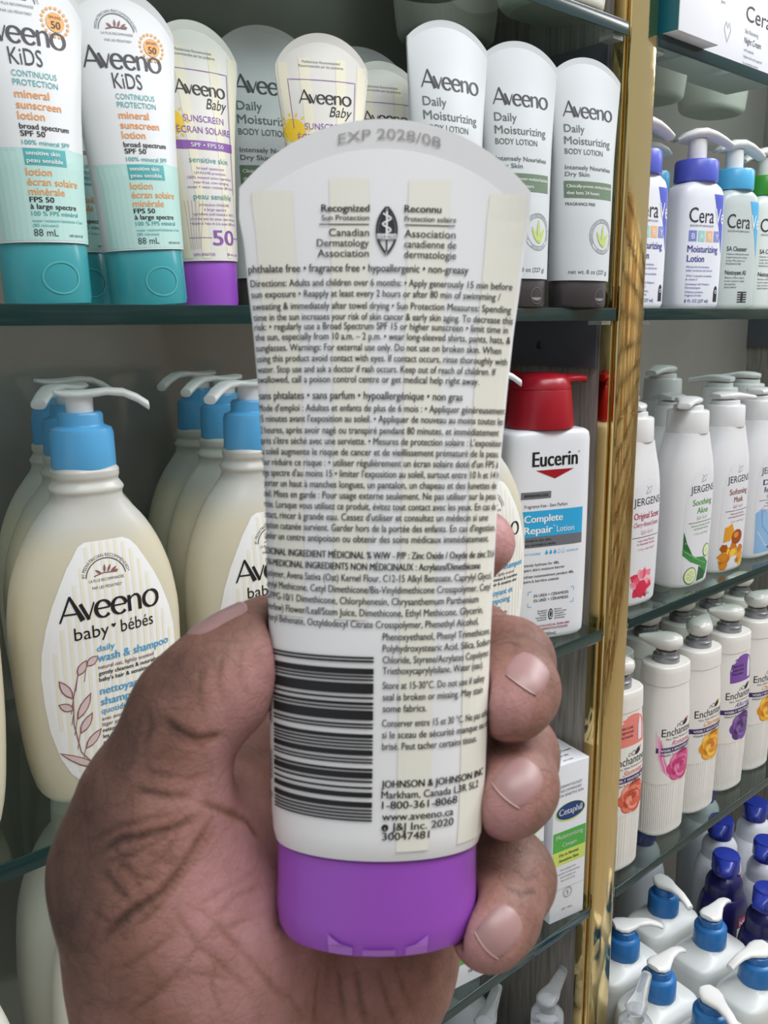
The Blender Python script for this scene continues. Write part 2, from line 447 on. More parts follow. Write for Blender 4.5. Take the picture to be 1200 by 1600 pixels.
HELD_LINES = [
    (-24.06, 15.19, 124.10, 1, 'phthalate free • fragrance free • hypoallergenic • non-greasy'),
    (-23.70, 22.87, 121.53, 0, 'Directions: Adults and children over 6 months: • Apply generously 15 min before'),
    (-23.60, 20.85, 119.55, 0, 'sun exposure • Reapply at least every 2 hours or after 80 min of swimming /'),
    (-23.50, 22.87, 117.35, 0, 'sweating & immediately after towel drying • Sun Protection Measures: Spending'),
    (-23.41, 23.33, 115.37, 0, 'time in the sun increases your risk of skin cancer & early skin aging. To decrease this'),
    (-23.31, 22.50, 113.64, 0, 'risk: • regularly use a Broad Spectrum SPF 15 or higher sunscreen • limit time in'),
    (-23.22, 23.10, 111.79, 0, 'the sun, especially from 10 a.m. – 2 p.m. • wear long-sleeved shirts, pants, hats, &'),
    (-23.14, 21.35, 109.82, 0, 'sunglasses. Warnings: For external use only. Do not use on broken skin. When'),
    (-23.06, 22.62, 107.87, 0, 'using this product avoid contact with eyes. If contact occurs, rinse thoroughly with'),
    (-23.00, 20.46, 105.91, 0, 'water. Stop use and ask a doctor if rash occurs. Keep out of reach of children. If'),
    (-23.09, 17.38, 104.07, 0, 'swallowed, call a poison control centre or get medical help right away.'),
    (-22.92, 14.39, 101.09, 1, 'sans phtalates • sans parfum • hypoallergénique • non gras'),
    (-23.08, 22.82, 98.92, 0, "Mode d'emploi : Adultes et enfants de plus de 6 mois : • Appliquer généreusement"),
    (-23.04, 22.65, 96.98, 0, "15 minutes avant l'exposition au soleil. • Appliquer de nouveau au moins toutes les"),
    (-23.02, 21.66, 94.93, 0, '2 heures, après avoir nagé ou transpiré pendant 80 minutes, et immédiatement'),
    (-23.32, 22.52, 92.99, 0, "après s'être séché avec une serviette. • Mesures de protection solaire : L'exposition"),
    (-23.36, 21.98, 91.06, 0, 'au soleil augmente le risque de cancer et de vieillissement prématuré de la peau.'),
    (-23.42, 22.00, 89.13, 0, "Pour réduire ce risque : • utiliser régulièrement un écran solaire doté d'un FPS à"),
    (-23.68, 22.44, 87.20, 0, "large spectre d'au moins 15 • limiter l'exposition au soleil, surtout entre 10 h et 14 h"),
    (-23.66, 22.00, 85.28, 0, '• porter un haut à manches longues, un pantalon, un chapeau et des lunettes de'),
    (-23.69, 21.95, 83.35, 0, 'soleil. Mises en garde : Pour usage externe seulement. Ne pas utiliser sur la peau'),
    (-23.73, 22.13, 81.43, 0, 'irritée. Lorsque vous utilisez ce produit, évitez tout contact avec les yeux. En cas de'),
    (-23.76, 20.07, 79.51, 0, "contact, rincer à grande eau. Cessez d'utiliser et consultez un médecin si une"),
    (-23.80, 22.29, 77.59, 0, "éruption cutanée survient. Garder hors de la portée des enfants. En cas d'ingestion,"),
    (-23.84, 20.44, 75.67, 0, 'appeler un centre antipoison ou obtenir des soins médicaux immédiatement.'),
    (-23.90, 22.32, 72.85, 2, 'MEDICINAL INGREDIENT MÉDICINAL % W/W - P/P : Zinc Oxide / Oxyde de zinc 21,6'),
    (-23.94, 18.62, 70.82, 2, 'NON-MEDICINAL INGREDIENTS NON MÉDICINAUX : Acrylates/Dimethicone'),
    (-23.99, 21.75, 68.79, 0, 'Copolymer, Avena Sativa (Oat) Kernel Flour, C12-15 Alkyl Benzoate, Caprylyl Glycol,'),
    (-24.03, 21.48, 66.77, 0, 'Caprylyl Methicone, Cetyl Dimethicone/Bis-Vinyldimethicone Crosspolymer, Cetyl'),
    (-24.08, 18.43, 64.74, 0, 'PEG/PPG-10/1 Dimethicone, Chlorphenesin, Chrysanthemum Parthenium'),
    (-24.13, 19.65, 62.72, 0, '(Feverfew) Flower/Leaf/Stem Juice, Dimethicone, Ethyl Methicone, Glycerin,'),
    (-24.18, 18.60, 60.70, 0, 'Glyceryl Behenate, Octyldodecyl Citrate Crosspolymer, Phenethyl Alcohol,'),
    (0.52, 22.18, 58.57, 0, 'Phenoxyethanol, Phenyl Trimethicone,'),
    (0.55, 22.44, 56.55, 0, 'Polyhydroxystearic Acid, Silica, Sodium'),
    (0.57, 22.33, 54.51, 0, 'Chloride, Styrene/Acrylates Copolymer,'),
    (0.59, 20.23, 52.59, 0, 'Triethoxycaprylylsilane, Water (eau).'),
    (0.62, 20.80, 49.99, 0, 'Store at 15-30°C. Do not use if safety'),
    (0.65, 20.28, 47.95, 0, 'seal is broken or missing. May stain'),
    (0.67, 8.48, 45.91, 0, 'some fabrics.'),
    (0.59, 23.60, 43.31, 0, 'Conserver entre 15 et 30 °C. Ne pas utiliser'),
    (0.61, 23.31, 41.27, 0, 'si le sceau de sécurité manque ou est'),
    (0.64, 18.99, 39.22, 0, 'brisé. Peut tacher certains tissus.'),
    (0.60, 21.38, 32.53, 3, 'JOHNSON & JOHNSON INC'),
    (0.63, 19.84, 30.60, 4, 'Markham, Canada L3R 5L2'),
    (0.76, 14.70, 28.78, 4, '1-800-361-8068'),
    (0.79, 13.93, 26.74, 4, 'www.aveeno.ca'),
    (2.51, 13.99, 24.92, 4, 'J&J Inc. 2020'),
    (0.83, 9.29, 23.22, 4, '30047481'),
]
# ================================================================== the tube in the hand
TUBE_AT = (.09937, .11443, EYE-.11442)
CREAM = M('f1f1f1', .38); PALE = M('efede0', .45); PURPLE = M('a355c8', .34); PURPLE2 = M('b676d6', .35)
def held_tube():
    t = thing('squeeze_tube', 'white sunscreen tube with purple cap, covered in small print, held up in the hand', 'tube')
    t.matrix_world = Matrix(((.744914, .656895, .116586, TUBE_AT[0]), (-.666861, .738359, .100610, TUBE_AT[1]), (-.019924, -.152633, .988082, TUBE_AT[2]), (0, 0, 0, 1)))
    sh = Tube(.019, .15219, .1395, .0055, [(0, .0192), (.013, .0197), (.058, .0201), (.165, .0204), (.326, .0207), (.45, .0212), (.58, .0217), (.66, .0224), (.74, .0231), (.825, .0240), (.896, .0250), (.96, .0257), (1, .0266)],
              [(0, .0110), (.013, .0116), (.3, .0100), (.6, .0066), (.85, .0026), (1, .0001)])
    b = MB(); sh.mesh(b, CREAM, 44, 60); body = b.build('tube_body', t, sharp=50)
    b = MB(); b.lathe([(.0002, -.0002), (.0150, 0), (.0176, .0008), (.0186, .0026), (.0190, .006), (.01885, .0183), (.0170, .0189), (.0002, .0189)], PURPLE, 64, sy=.59)
    cap = b.build('cap', t)
    def cap_map(u, v, e):
        r = np.interp(v, (0, .0008, .0026, .006, .0183), (.0150, .0176, .0186, .0190, .01885)); q = np.clip(u/r, -1, 1)
        return np.stack([u, -(.59*r*np.sqrt(1-q*q)+e), v], -1)
    p = Print(cap_map)
    for pts in ([(-8.8, 4.9), (-8.6, 1.2), (-4.3, 1.2), (-4.2, 2.9), (-6.6, 3.4)], [(9.4, 4.9), (9.2, 1.2), (5.3, 1.2), (5.3, 2.9), (7.2, 3.4)], [(-2.4, 2.6), (-2.5, 1.3), (3.4, 1.3), (3.5, 2.6)]):
        p.poly([(x*mm, z*mm) for x, z in pts], PURPLE2, 5)
    p.build('hinge', cap)
    p = Print(sh.map)
    for u0 in (-21.0, -8.8, 3.6, 15.9):              # pale yellow stripes, left out behind the bar code
        z0 = 62 if u0 < 0 else 21
        p.rect(u0*mm, (u0+6.3)*mm, z0*mm, (141.2 if abs(u0) < 9 else 139)*mm, PALE, 0, nv=24, nu=4)
    # seal of the dermatology association, with its lines in two languages
    for s_, x, al, z, h, bd in (('Recognized', -2.8, 'r', 135.1, 1.4, .02), ('Sun Protection', -2.8, 'r', 133.5, 1.05, .008), ('Canadian', -2.8, 'r', 130.6, 1.45, .006), ('Dermatology', -2.8, 'r', 128.7, 1.45, .006), ('Association', -2.8, 'r', 126.8, 1.45, .006),
                         ('Reconnu', 3.6, 'l', 135.1, 1.4, .02), ('Protection solaire', 3.6, 'l', 133.4, 1.05, .008), ('Association', 3.6, 'l', 130.5, 1.45, .006), ('canadienne de', 3.6, 'l', 128.6, 1.45, .006), ('dermatologie', 3.6, 'l', 126.7, 1.45, .006)):
        p.text(s_, x*mm, z*mm, h*mm, INK, al=al, bold=bd, maxw=9.3*mm)
    for a, c in ((-11.8, -2.8), (3.6, 12.7)): p.rect(a*mm, c*mm, 132.65*mm, 132.85*mm, INK, 2, nv=1)
    c0 = .4
    for sg in (-1, 1):
        arc = [(c0*mm+sg*(math.sqrt(36-q*q)-4.12)*.001*.95, (131.7+q)*mm) for q in [-4.3+8.6*i/24 for i in range(25)]]
        p.stroke(arc, .42*mm, INK, 3)
    p.poly([((c0+s_*max(0, math.sqrt(36-q*q)-4.35)*.9)*mm, (131.7+q)*mm) for s_, qs in ((1, [-.9+4.6*i/10 for i in range(11)]), (-1, [3.7-4.6*i/10 for i in range(11)])) for q in qs], INK, 2)
    p.stroke([(c0*mm, 127.5*mm), (c0*mm, 135.2*mm)], .34*mm, CREAM, 4); p.rect((c0-1.75)*mm, (c0+1.75)*mm, 130.1*mm, 131.0*mm, CREAM, 4, nv=1)
    p.stroke([((c0+.75*math.sin(i*.62))*mm, (131.2+.21*i)*mm) for i in range(18)], .32*mm, CREAM, 4)
    p.stroke([(c0*mm, 127.7*mm), (c0*mm, 130.0*mm)], .3*mm, INK, 5)
    p.text('CDA ACD', c0*mm, 130.25*mm, .55*mm, INK, al='c', layer=5)
    SZ = {0: (1.34, .010), 1: (1.5, .012), 2: (1.3, .022), 3: (1.35, .022), 4: (1.4, .012)}
    for u0, u1, z, st, s_ in HELD_LINES:
        h, bd = SZ[st]
        p.text(s_, u0*mm, z*mm, h*mm, INK, w=(u1-u0)*mm, bold=bd)
    p.disc(1.3*mm, 25.4*mm, .62*mm, INK); p.text('c', 1.3*mm, 25.1*mm, .62*mm, CREAM, al='c', layer=4)
    rr = random.Random(3); z = 55.6                    # the bar code, turned on its side
    for w_, g_ in [(.35, .3), (.35, 1.1), (.95, .35), (.3, .3), (.3, .45), (1.7, .75), (.35, .6), (.5, .35), (.3, .35), (1.55, .75), (.35, .3), (.3, 1.0), (.65, .35), (.3, .3), (.3, .3), (.3, .35), (.9, .6), (.3, .3), (.3, .9), (.4, .3), (1.0, .5), (.35, .75), (.35, .65), (.85, .9), (.9, .45), (.3, .3), (.3, .3), (.3, .3), (.3, .2)]:
        p.rect(-21.0*mm, -1.0*mm, (z-w_*1.1)*mm, z*mm, INK, 2, nv=1, nu=16); z -= (w_+g_)*.985
    for i, s_ in enumerate('0 62600 30047 9'.split()): p.text(s_, -21.9*mm, (27.5, 31, 41.5, 54.5)[i]*mm, 1.6*mm, INK, rot=90)
    p.build('printed_back', body)
    # raised expiry date along the crimp
    q = Print(lambda u, v, e: np.stack([u, np.full(len(u), -.0008)-e, v-(u*u)/.066], -1))
    q.text('EXP 2028/08', .7*mm, 148.6*mm, 1.9*mm, M('d3d1d0', .4), w=18.6*mm, al='c', bold=.012, layer=0)
    q.build('embossed_date', body)
held_tube()
TUBE_ROT = np.array([[0.744914, 0.656895, 0.116586], [-0.666861, 0.738359, 0.10061], [-0.019924, -0.152633, 0.988082]])
HAND = [
    (0.008, 0.006, [((-0.0110, 0.0331, -0.1253), 0.026, (-0.0066, 0.0329, -0.0640), 0.027),
        ((-0.0066, 0.0329, -0.0640), 0.027, (0.0135, 0.0437, -0.0304), 0.019),
        ((0.0135, 0.0437, -0.0304), 0.019, (0.0385, 0.0506, 0.0096), 0.013),
        ((0.0385, 0.0506, 0.0096), 0.013, (0.0490, 0.0423, 0.0422), 0.0105),
        ((-0.0066, 0.0329, -0.0640), 0.027, (0.0262, 0.0381, -0.0247), 0.017),
        ((0.0262, 0.0381, -0.0247), 0.017, (0.0470, 0.0379, 0.0113), 0.012),
        ((-0.0044, 0.0309, -0.0640), 0.026, (0.0212, 0.0241, -0.0319), 0.017),
        ((0.0212, 0.0241, -0.0319), 0.017, (0.0389, 0.0250, -0.0117), 0.0125),
        ((-0.0029, 0.0259, -0.1254), 0.024, (-0.0010, 0.0235, -0.0555), 0.021),
        ((-0.0010, 0.0235, -0.0555), 0.021, (0.0109, 0.0242, -0.0298), 0.0185),
        ((-0.0201, 0.0381, -0.1218), 0.024, (-0.0233, 0.0360, -0.0432), 0.0235),
        ((-0.0233, 0.0360, -0.0432), 0.0235, (-0.0260, 0.0316, 0.0007), 0.0195),
        ((-0.0102, 0.0291, -0.0501), 0.024, (-0.0149, 0.0313, -0.0091), 0.0185),
        ((-0.0149, 0.0313, -0.0091), 0.0185, (-0.0171, 0.0341, 0.0084), 0.015),
        ((-0.0272, 0.0330, -0.0081), 0.0175, (-0.0301, 0.0330, 0.0118), 0.0165)]),
    (0.005, 0.007, [((-0.0307, 0.0323, 0.0124), 0.0165, (-0.0286, 0.0302, 0.0260), 0.0135),
        ((-0.0286, 0.0302, 0.0260), 0.0135, (-0.0247, 0.0276, 0.0387), 0.0098),
        ((-0.0247, 0.0276, 0.0387), 0.0098, (-0.0220, 0.0267, 0.0440), 0.0096),
        ((-0.0219, 0.0268, 0.0446), 0.0097, (-0.0162, 0.0243, 0.0489), 0.0097),
        ((-0.0162, 0.0243, 0.0489), 0.0097, (-0.0103, 0.0240, 0.0522), 0.0086),
        ((-0.0103, 0.0240, 0.0522), 0.0086, (-0.0045, 0.0266, 0.0550), 0.0068)]),
    (0.006, 0.007, [((-0.0171, 0.0382, 0.0131), 0.011, (0.0191, 0.0569, 0.0189), 0.01),
        ((0.0191, 0.0569, 0.0189), 0.01, (0.0407, 0.0513, 0.0384), 0.0095)]),
    (0.005, 0.004, [((0.0369, 0.0480, 0.0436), 0.01, (0.0467, 0.0289, 0.0555), 0.0088),
        ((0.0467, 0.0289, 0.0555), 0.0088, (0.0434, 0.0132, 0.0670), 0.0072)]),
    (0.006, 0.0025, [((0.0414, 0.0437, 0.0233), 0.01, (0.0500, 0.0214, 0.0394), 0.0092),
        ((0.0500, 0.0214, 0.0394), 0.0092, (0.0411, 0.0029, 0.0428), 0.0085),
        ((0.0411, 0.0029, 0.0428), 0.0085, (0.0300, -0.0077, 0.0431), 0.0078),
        ((0.0300, -0.0077, 0.0431), 0.0078, (0.0251, -0.0109, 0.0429), 0.0071)]),
    (0.006, 0.0012, [((0.0390, 0.0366, 0.0006), 0.01, (0.0463, 0.0156, 0.0171), 0.0096),
        ((0.0463, 0.0156, 0.0171), 0.0096, (0.0372, -0.0016, 0.0243), 0.0087),
        ((0.0372, -0.0016, 0.0243), 0.0087, (0.0263, -0.0109, 0.0250), 0.0078),
        ((0.0263, -0.0109, 0.0250), 0.0078, (0.0212, -0.0138, 0.0252), 0.007)]),
    (0.006, 0.0012, [((0.0360, 0.0287, -0.0174), 0.01, (0.0426, 0.0108, -0.0016), 0.0096),
        ((0.0426, 0.0108, -0.0016), 0.0096, (0.0315, -0.0061, 0.0000), 0.0087),
        ((0.0315, -0.0061, 0.0000), 0.0087, (0.0196, -0.0131, 0.0009), 0.0074),
        ((0.0196, -0.0131, 0.0009), 0.0074, (0.0138, -0.0161, 0.0012), 0.0066)]),
]
CREASES = [
    (0.000605, 0.0011, [(-0.0311, 0.0203, 0.0467), (-0.0297, 0.0181, 0.0449), (-0.0273, 0.0165, 0.0430), (-0.0244, 0.0156, 0.0427), (-0.0228, 0.0152, 0.0425)]),
    (0.000385, 0.0008, [(-0.0367, 0.0216, 0.0351), (-0.0343, 0.0190, 0.0342), (-0.0314, 0.0173, 0.0332), (-0.0284, 0.0165, 0.0329)]),
    (0.000495, 0.001, [(-0.0273, 0.0159, 0.0288), (-0.0318, 0.0161, 0.0282), (-0.0360, 0.0177, 0.0277), (-0.0403, 0.0210, 0.0269), (-0.0426, 0.0233, 0.0246)]),
    (0.00055, 0.0011, [(-0.0249, 0.0161, 0.0272), (-0.0305, 0.0151, 0.0221), (-0.0356, 0.0154, 0.0174), (-0.0408, 0.0175, 0.0148), (-0.0446, 0.0201, 0.0107)]),
    (0.000495, 0.001, [(-0.0270, 0.0162, 0.0308), (-0.0219, 0.0172, 0.0267), (-0.0147, 0.0209, 0.0203), (-0.0120, 0.0201, 0.0153)]),
    (0.000275, 0.0008, [(-0.0431, 0.0226, 0.0218), (-0.0420, 0.0198, 0.0187), (-0.0406, 0.0179, 0.0166)]),
    (0.00022, 0.0008, [(-0.0430, 0.0251, 0.0263), (-0.0398, 0.0213, 0.0292), (-0.0353, 0.0181, 0.0303), (-0.0301, 0.0162, 0.0300)]),
    (0.0002475, 0.0008, [(-0.0414, 0.0212, 0.0238), (-0.0391, 0.0180, 0.0206), (-0.0358, 0.0161, 0.0198)]),
    (0.00022, 0.0007, [(-0.0367, 0.0174, 0.0248), (-0.0343, 0.0159, 0.0220), (-0.0302, 0.0148, 0.0204)]),
    (0.0002475, 0.0008, [(-0.0347, 0.0145, 0.0146), (-0.0317, 0.0125, 0.0073), (-0.0269, 0.0113, 0.0001), (-0.0218, 0.0101, -0.0075)]),
    (0.0002475, 0.0008, [(-0.0298, 0.0133, 0.0128), (-0.0241, 0.0116, 0.0032), (-0.0191, 0.0102, -0.0054), (-0.0142, 0.0099, -0.0144)]),
    (0.0002475, 0.0008, [(-0.0418, 0.0184, -0.0055), (-0.0360, 0.0137, 0.0012), (-0.0308, 0.0122, 0.0063), (-0.0256, 0.0126, 0.0093)]),
    (0.00022, 0.0008, [(-0.0431, 0.0188, 0.0039), (-0.0392, 0.0154, 0.0072), (-0.0338, 0.0134, 0.0102)]),
    (0.000275, 0.0008, [(-0.0044, 0.0126, -0.0131), (-0.0064, 0.0113, -0.0176), (-0.0077, 0.0102, -0.0225)]),
    (0.00033, 0.0009, [(0.0044, 0.0117, -0.0174), (0.0032, 0.0091, -0.0217), (0.0031, 0.0071, -0.0269)]),
    (0.00022, 0.0008, [(0.0122, 0.0080, -0.0191), (0.0124, 0.0055, -0.0239), (0.0145, 0.0041, -0.0305)]),
    (0.00022, 0.0007, [(-0.0283, 0.0125, 0.0094), (-0.0221, 0.0137, 0.0110), (-0.0158, 0.0151, 0.0093)]),
    (0.00022, 0.0007, [(-0.0322, 0.0236, 0.0481), (-0.0328, 0.0219, 0.0453), (-0.0340, 0.0220, 0.0420)]),
    (0.0001925, 0.0007, [(0.0284, -0.0034, 0.0514), (0.0311, -0.0052, 0.0523), (0.0301, -0.0093, 0.0523)]),
    (0.00022, 0.0007, [(0.0230, -0.0089, 0.0336), (0.0227, -0.0143, 0.0367), (0.0295, -0.0140, 0.0333)]),
    (0.0001925, 0.0007, [(0.0199, -0.0120, 0.0379), (0.0209, -0.0158, 0.0397), (0.0264, -0.0159, 0.0371)]),
    (0.0002475, 0.0007, [(0.0185, -0.0163, 0.0093), (0.0204, -0.0187, 0.0079), (0.0256, -0.0181, 0.0060)]),
    (0.000275, 0.0007, [(-0.0309, 0.0194, 0.0452), (-0.0288, 0.0173, 0.0428), (-0.0255, 0.0159, 0.0413)]),
    (0.00022, 0.0007, [(-0.0349, 0.0214, 0.0383), (-0.0320, 0.0185, 0.0369), (-0.0282, 0.0168, 0.0358), (-0.0237, 0.0166, 0.0355)]),
    (0.000275, 0.0007, [(-0.0264, 0.0161, 0.0296), (-0.0328, 0.0163, 0.0274), (-0.0385, 0.0186, 0.0247), (-0.0426, 0.0225, 0.0231)]),
    (0.000275, 0.0007, [(-0.0239, 0.0162, 0.0256), (-0.0302, 0.0148, 0.0204), (-0.0360, 0.0152, 0.0156), (-0.0404, 0.0166, 0.0122)]),
    (0.00022, 0.0006, [(-0.0289, 0.0161, 0.0302), (-0.0337, 0.0161, 0.0247), (-0.0376, 0.0173, 0.0215)]),
    (0.00022, 0.0006, [(-0.0414, 0.0221, 0.0259), (-0.0400, 0.0194, 0.0228), (-0.0386, 0.0170, 0.0178)]),
    (0.00022, 0.0006, [(-0.0388, 0.0198, 0.0282), (-0.0367, 0.0173, 0.0242), (-0.0318, 0.0152, 0.0218)]),
    (0.0002475, 0.0007, [(-0.0250, 0.0162, 0.0290), (-0.0174, 0.0197, 0.0231), (-0.0122, 0.0212, 0.0172)]),
    (0.00022, 0.0006, [(-0.0373, 0.0145, 0.0103), (-0.0275, 0.0135, 0.0136), (-0.0160, 0.0163, 0.0122)]),
    (0.00022, 0.0006, [(-0.0326, 0.0125, 0.0039), (-0.0267, 0.0121, 0.0069), (-0.0187, 0.0129, 0.0057)]),
    (0.00022, 0.0006, [(-0.0276, 0.0110, -0.0100), (-0.0295, 0.0117, -0.0026), (-0.0280, 0.0116, 0.0019)]),
    (0.0001925, 0.0006, [(-0.0459, 0.0231, 0.0149), (-0.0440, 0.0199, 0.0132), (-0.0419, 0.0174, 0.0098)]),
    (0.00022, 0.0006, [(-0.0388, 0.0154, 0.0003), (-0.0327, 0.0124, 0.0014), (-0.0247, 0.0108, -0.0035)]),
    (0.00022, 0.0006, [(-0.0170, 0.0099, -0.0093), (-0.0133, 0.0100, -0.0135), (-0.0104, 0.0101, -0.0204)]),
    (0.000275, 0.0007, [(0.0007, 0.0131, -0.0167), (-0.0003, 0.0105, -0.0214), (-0.0009, 0.0088, -0.0257)]),
    (0.00022, 0.0006, [(0.0084, 0.0094, -0.0182), (0.0080, 0.0066, -0.0230), (0.0092, 0.0048, -0.0290)]),
    (0.0001925, 0.0006, [(-0.0166, 0.0166, 0.0574), (-0.0187, 0.0147, 0.0537), (-0.0184, 0.0135, 0.0491)]),
    (0.0001925, 0.0006, [(-0.0200, 0.0176, 0.0568), (-0.0223, 0.0160, 0.0531), (-0.0223, 0.0147, 0.0481)]),
    (0.0001925, 0.0006, [(-0.0235, 0.0186, 0.0551), (-0.0254, 0.0173, 0.0512), (-0.0256, 0.0161, 0.0468)]),
    (0.0001925, 0.0007, [(0.0241, -0.0132, 0.0093), (0.0245, -0.0161, 0.0082), (0.0292, -0.0156, 0.0064)]),
]
NAILS = [
    ((0.0272, -0.0142, 0.0501), (-0.0138, -0.5606, 0.8280), (-0.9283, -0.3006, -0.2190), 0.0084, 0.0098),
    ((0.0210, -0.0177, 0.0317), (-0.1668, -0.5664, 0.8071), (-0.9639, -0.0787, -0.2545), 0.0084, 0.0104),
    ((0.0127, -0.0210, 0.0059), (-0.2393, -0.7240, 0.6470), (-0.9311, -0.0178, -0.3643), 0.0076, 0.0094),
    ((-0.0162, 0.0272, 0.0604), (-0.3154, 0.2898, 0.9036), (0.9165, -0.1538, 0.3692), 0.0105, 0.0125),
]
TONES = [((-0.0260, 0.0138, 0.0141), 0.026, 0.4), ((-0.0204, 0.0143, 0.0513), 0.018, 0.34), ((-0.0135, 0.0161, 0.0580), 0.012, 0.12), ((0.0189, -0.0143, 0.0438), 0.008, 0.36), ((0.0150, -0.0170, 0.0264), 0.008, 0.32), ((0.0083, -0.0195, 0.0027), 0.007, 0.32), ((0.0419, 0.0062, 0.0682), 0.01, 0.42), ((-0.0141, 0.0099, -0.0130), 0.03, 0.16), ((0.0133, 0.0048, -0.0256), 0.02, 0.08), ((-0.0448, 0.0334, 0.0246), 0.022, -0.26), ((-0.0328, 0.0243, 0.0475), 0.014, -0.26), ((-0.0465, 0.0231, 0.0076), 0.02, -0.16), ((0.0355, -0.0121, 0.0074), 0.009, -0.08), ((-0.0226, 0.0203, 0.0570), 0.01, -0.24), ((-0.0117, 0.0205, 0.0614), 0.008, -0.22), ]  # skin's pinks and browns; left-edge darkening also puts light falloff into the colour
# ================================================================== the hand that holds the tube
def cone_sdf(P, a, ra, b, rb):
    a, b = np.array(a, np.float32), np.array(b, np.float32); d = b-a; L2 = float(d@d)
    t = np.clip(((P-a)@d)/L2, 0, 1)
    return np.linalg.norm(P-(a+t[:, None]*d), axis=1)-(ra+t*(rb-ra))
def smin(a, b, k):
    h = np.clip(.5+.5*(b-a)/k, 0, 1)
    return b+(a-b)*h-k*h*(1-h)
def tube_sdf(P):
    """the held tube, in the tube's own frame"""
    q = P@TUBE_ROT
    a = np.interp(q[:, 2], (0, .018, .0192, .08, .12, .15), (.0190, .0190, .0197, .0217, .0245, .0266))
    b = np.interp(q[:, 2], (0, .018, .0192, .06, .10, .15), (.0112, .0112, .0116, .0100, .0060, .001))
    d = (np.sqrt((q[:, 0]/a)**2+(q[:, 1]/b)**2)-1)*np.minimum(a, b)
    return np.maximum(d, -q[:, 2])
def hand_sdf(P):
    d = None; P = P.astype(np.float32)
    for k_in, k_out, segs in HAND:
        g = None
        for a, ra, b, rb in segs:
            c = cone_sdf(P, a, ra, b, rb); g = c if g is None else smin(g, c, k_in)
        d = g if d is None else smin(d, g, k_out)
    return -smin(-d, tube_sdf(P)-.0002, .0012)
def surface_nets(f, lo, hi, h):
    n = [int(math.ceil((b-a)/h))+1 for a, b in zip(lo, hi)]
    ax = [lo[i]+h*np.arange(n[i]) for i in range(3)]
    D = np.empty(n, np.float32)
    yy, zz = np.meshgrid(ax[1], ax[2], indexing='ij')
    for i, x in enumerate(ax[0]):
        D[i] = f(np.stack([np.full(yy.size, x), yy.ravel(), zz.ravel()], 1)).reshape(yy.shape)
    sg = D < 0; m = [k-1 for k in n]
    cnt = np.zeros(m, np.int32); acc = np.zeros(m+[3], np.float32)
    cor = [(i, j, k) for i in (0, 1) for j in (0, 1) for k in (0, 1)]
    sl = lambda c: tuple(slice(c[q], c[q]+m[q]) for q in range(3))
    for a in cor:
        for q in range(3):
            if a[q]: continue
            b = list(a); b[q] = 1
            da, db = D[sl(a)], D[sl(b)]; cr = (da < 0) != (db < 0)
            t = np.where(cr, da/np.where(cr, da-db, 1), 0)
            p = np.zeros(m+[3], np.float32)
            for r_ in range(3): p[..., r_] = a[r_]
            p[..., q] += t
            acc += p*cr[..., None]; cnt += cr
    act = cnt > 0; idx = -np.ones(m, np.int64); idx[act] = np.arange(act.sum())
    I = np.stack(np.nonzero(act), 1)
    V = (acc[act]/cnt[act][:, None]+I)*h+np.array(lo)
    F = []
    for q in range(3):
        u, v = (q+1) % 3, (q+2) % 3
        e0 = [slice(1, m[k]) for k in range(3)]; e0[q] = slice(0, m[q])
        e1 = list(e0); e1[q] = slice(1, m[q]+1)
        a, b = sg[tuple(e0)], sg[tuple(e1)]; E_ = np.stack(np.nonzero(a != b), 1)
        if not len(E_): continue
        ins = a[tuple(E_.T)]
        for k in range(3):
            if k != q: E_[:, k] += 1
        def cell(du, dv):
            c = E_.copy(); c[:, u] -= du; c[:, v] -= dv; return idx[tuple(c.T)]
        Q = np.stack([cell(1, 1), cell(0, 1), cell(0, 0), cell(1, 0)], 1)
        Q[~ins] = Q[~ins][:, ::-1]; F.append(Q)
    return V, np.concatenate(F)

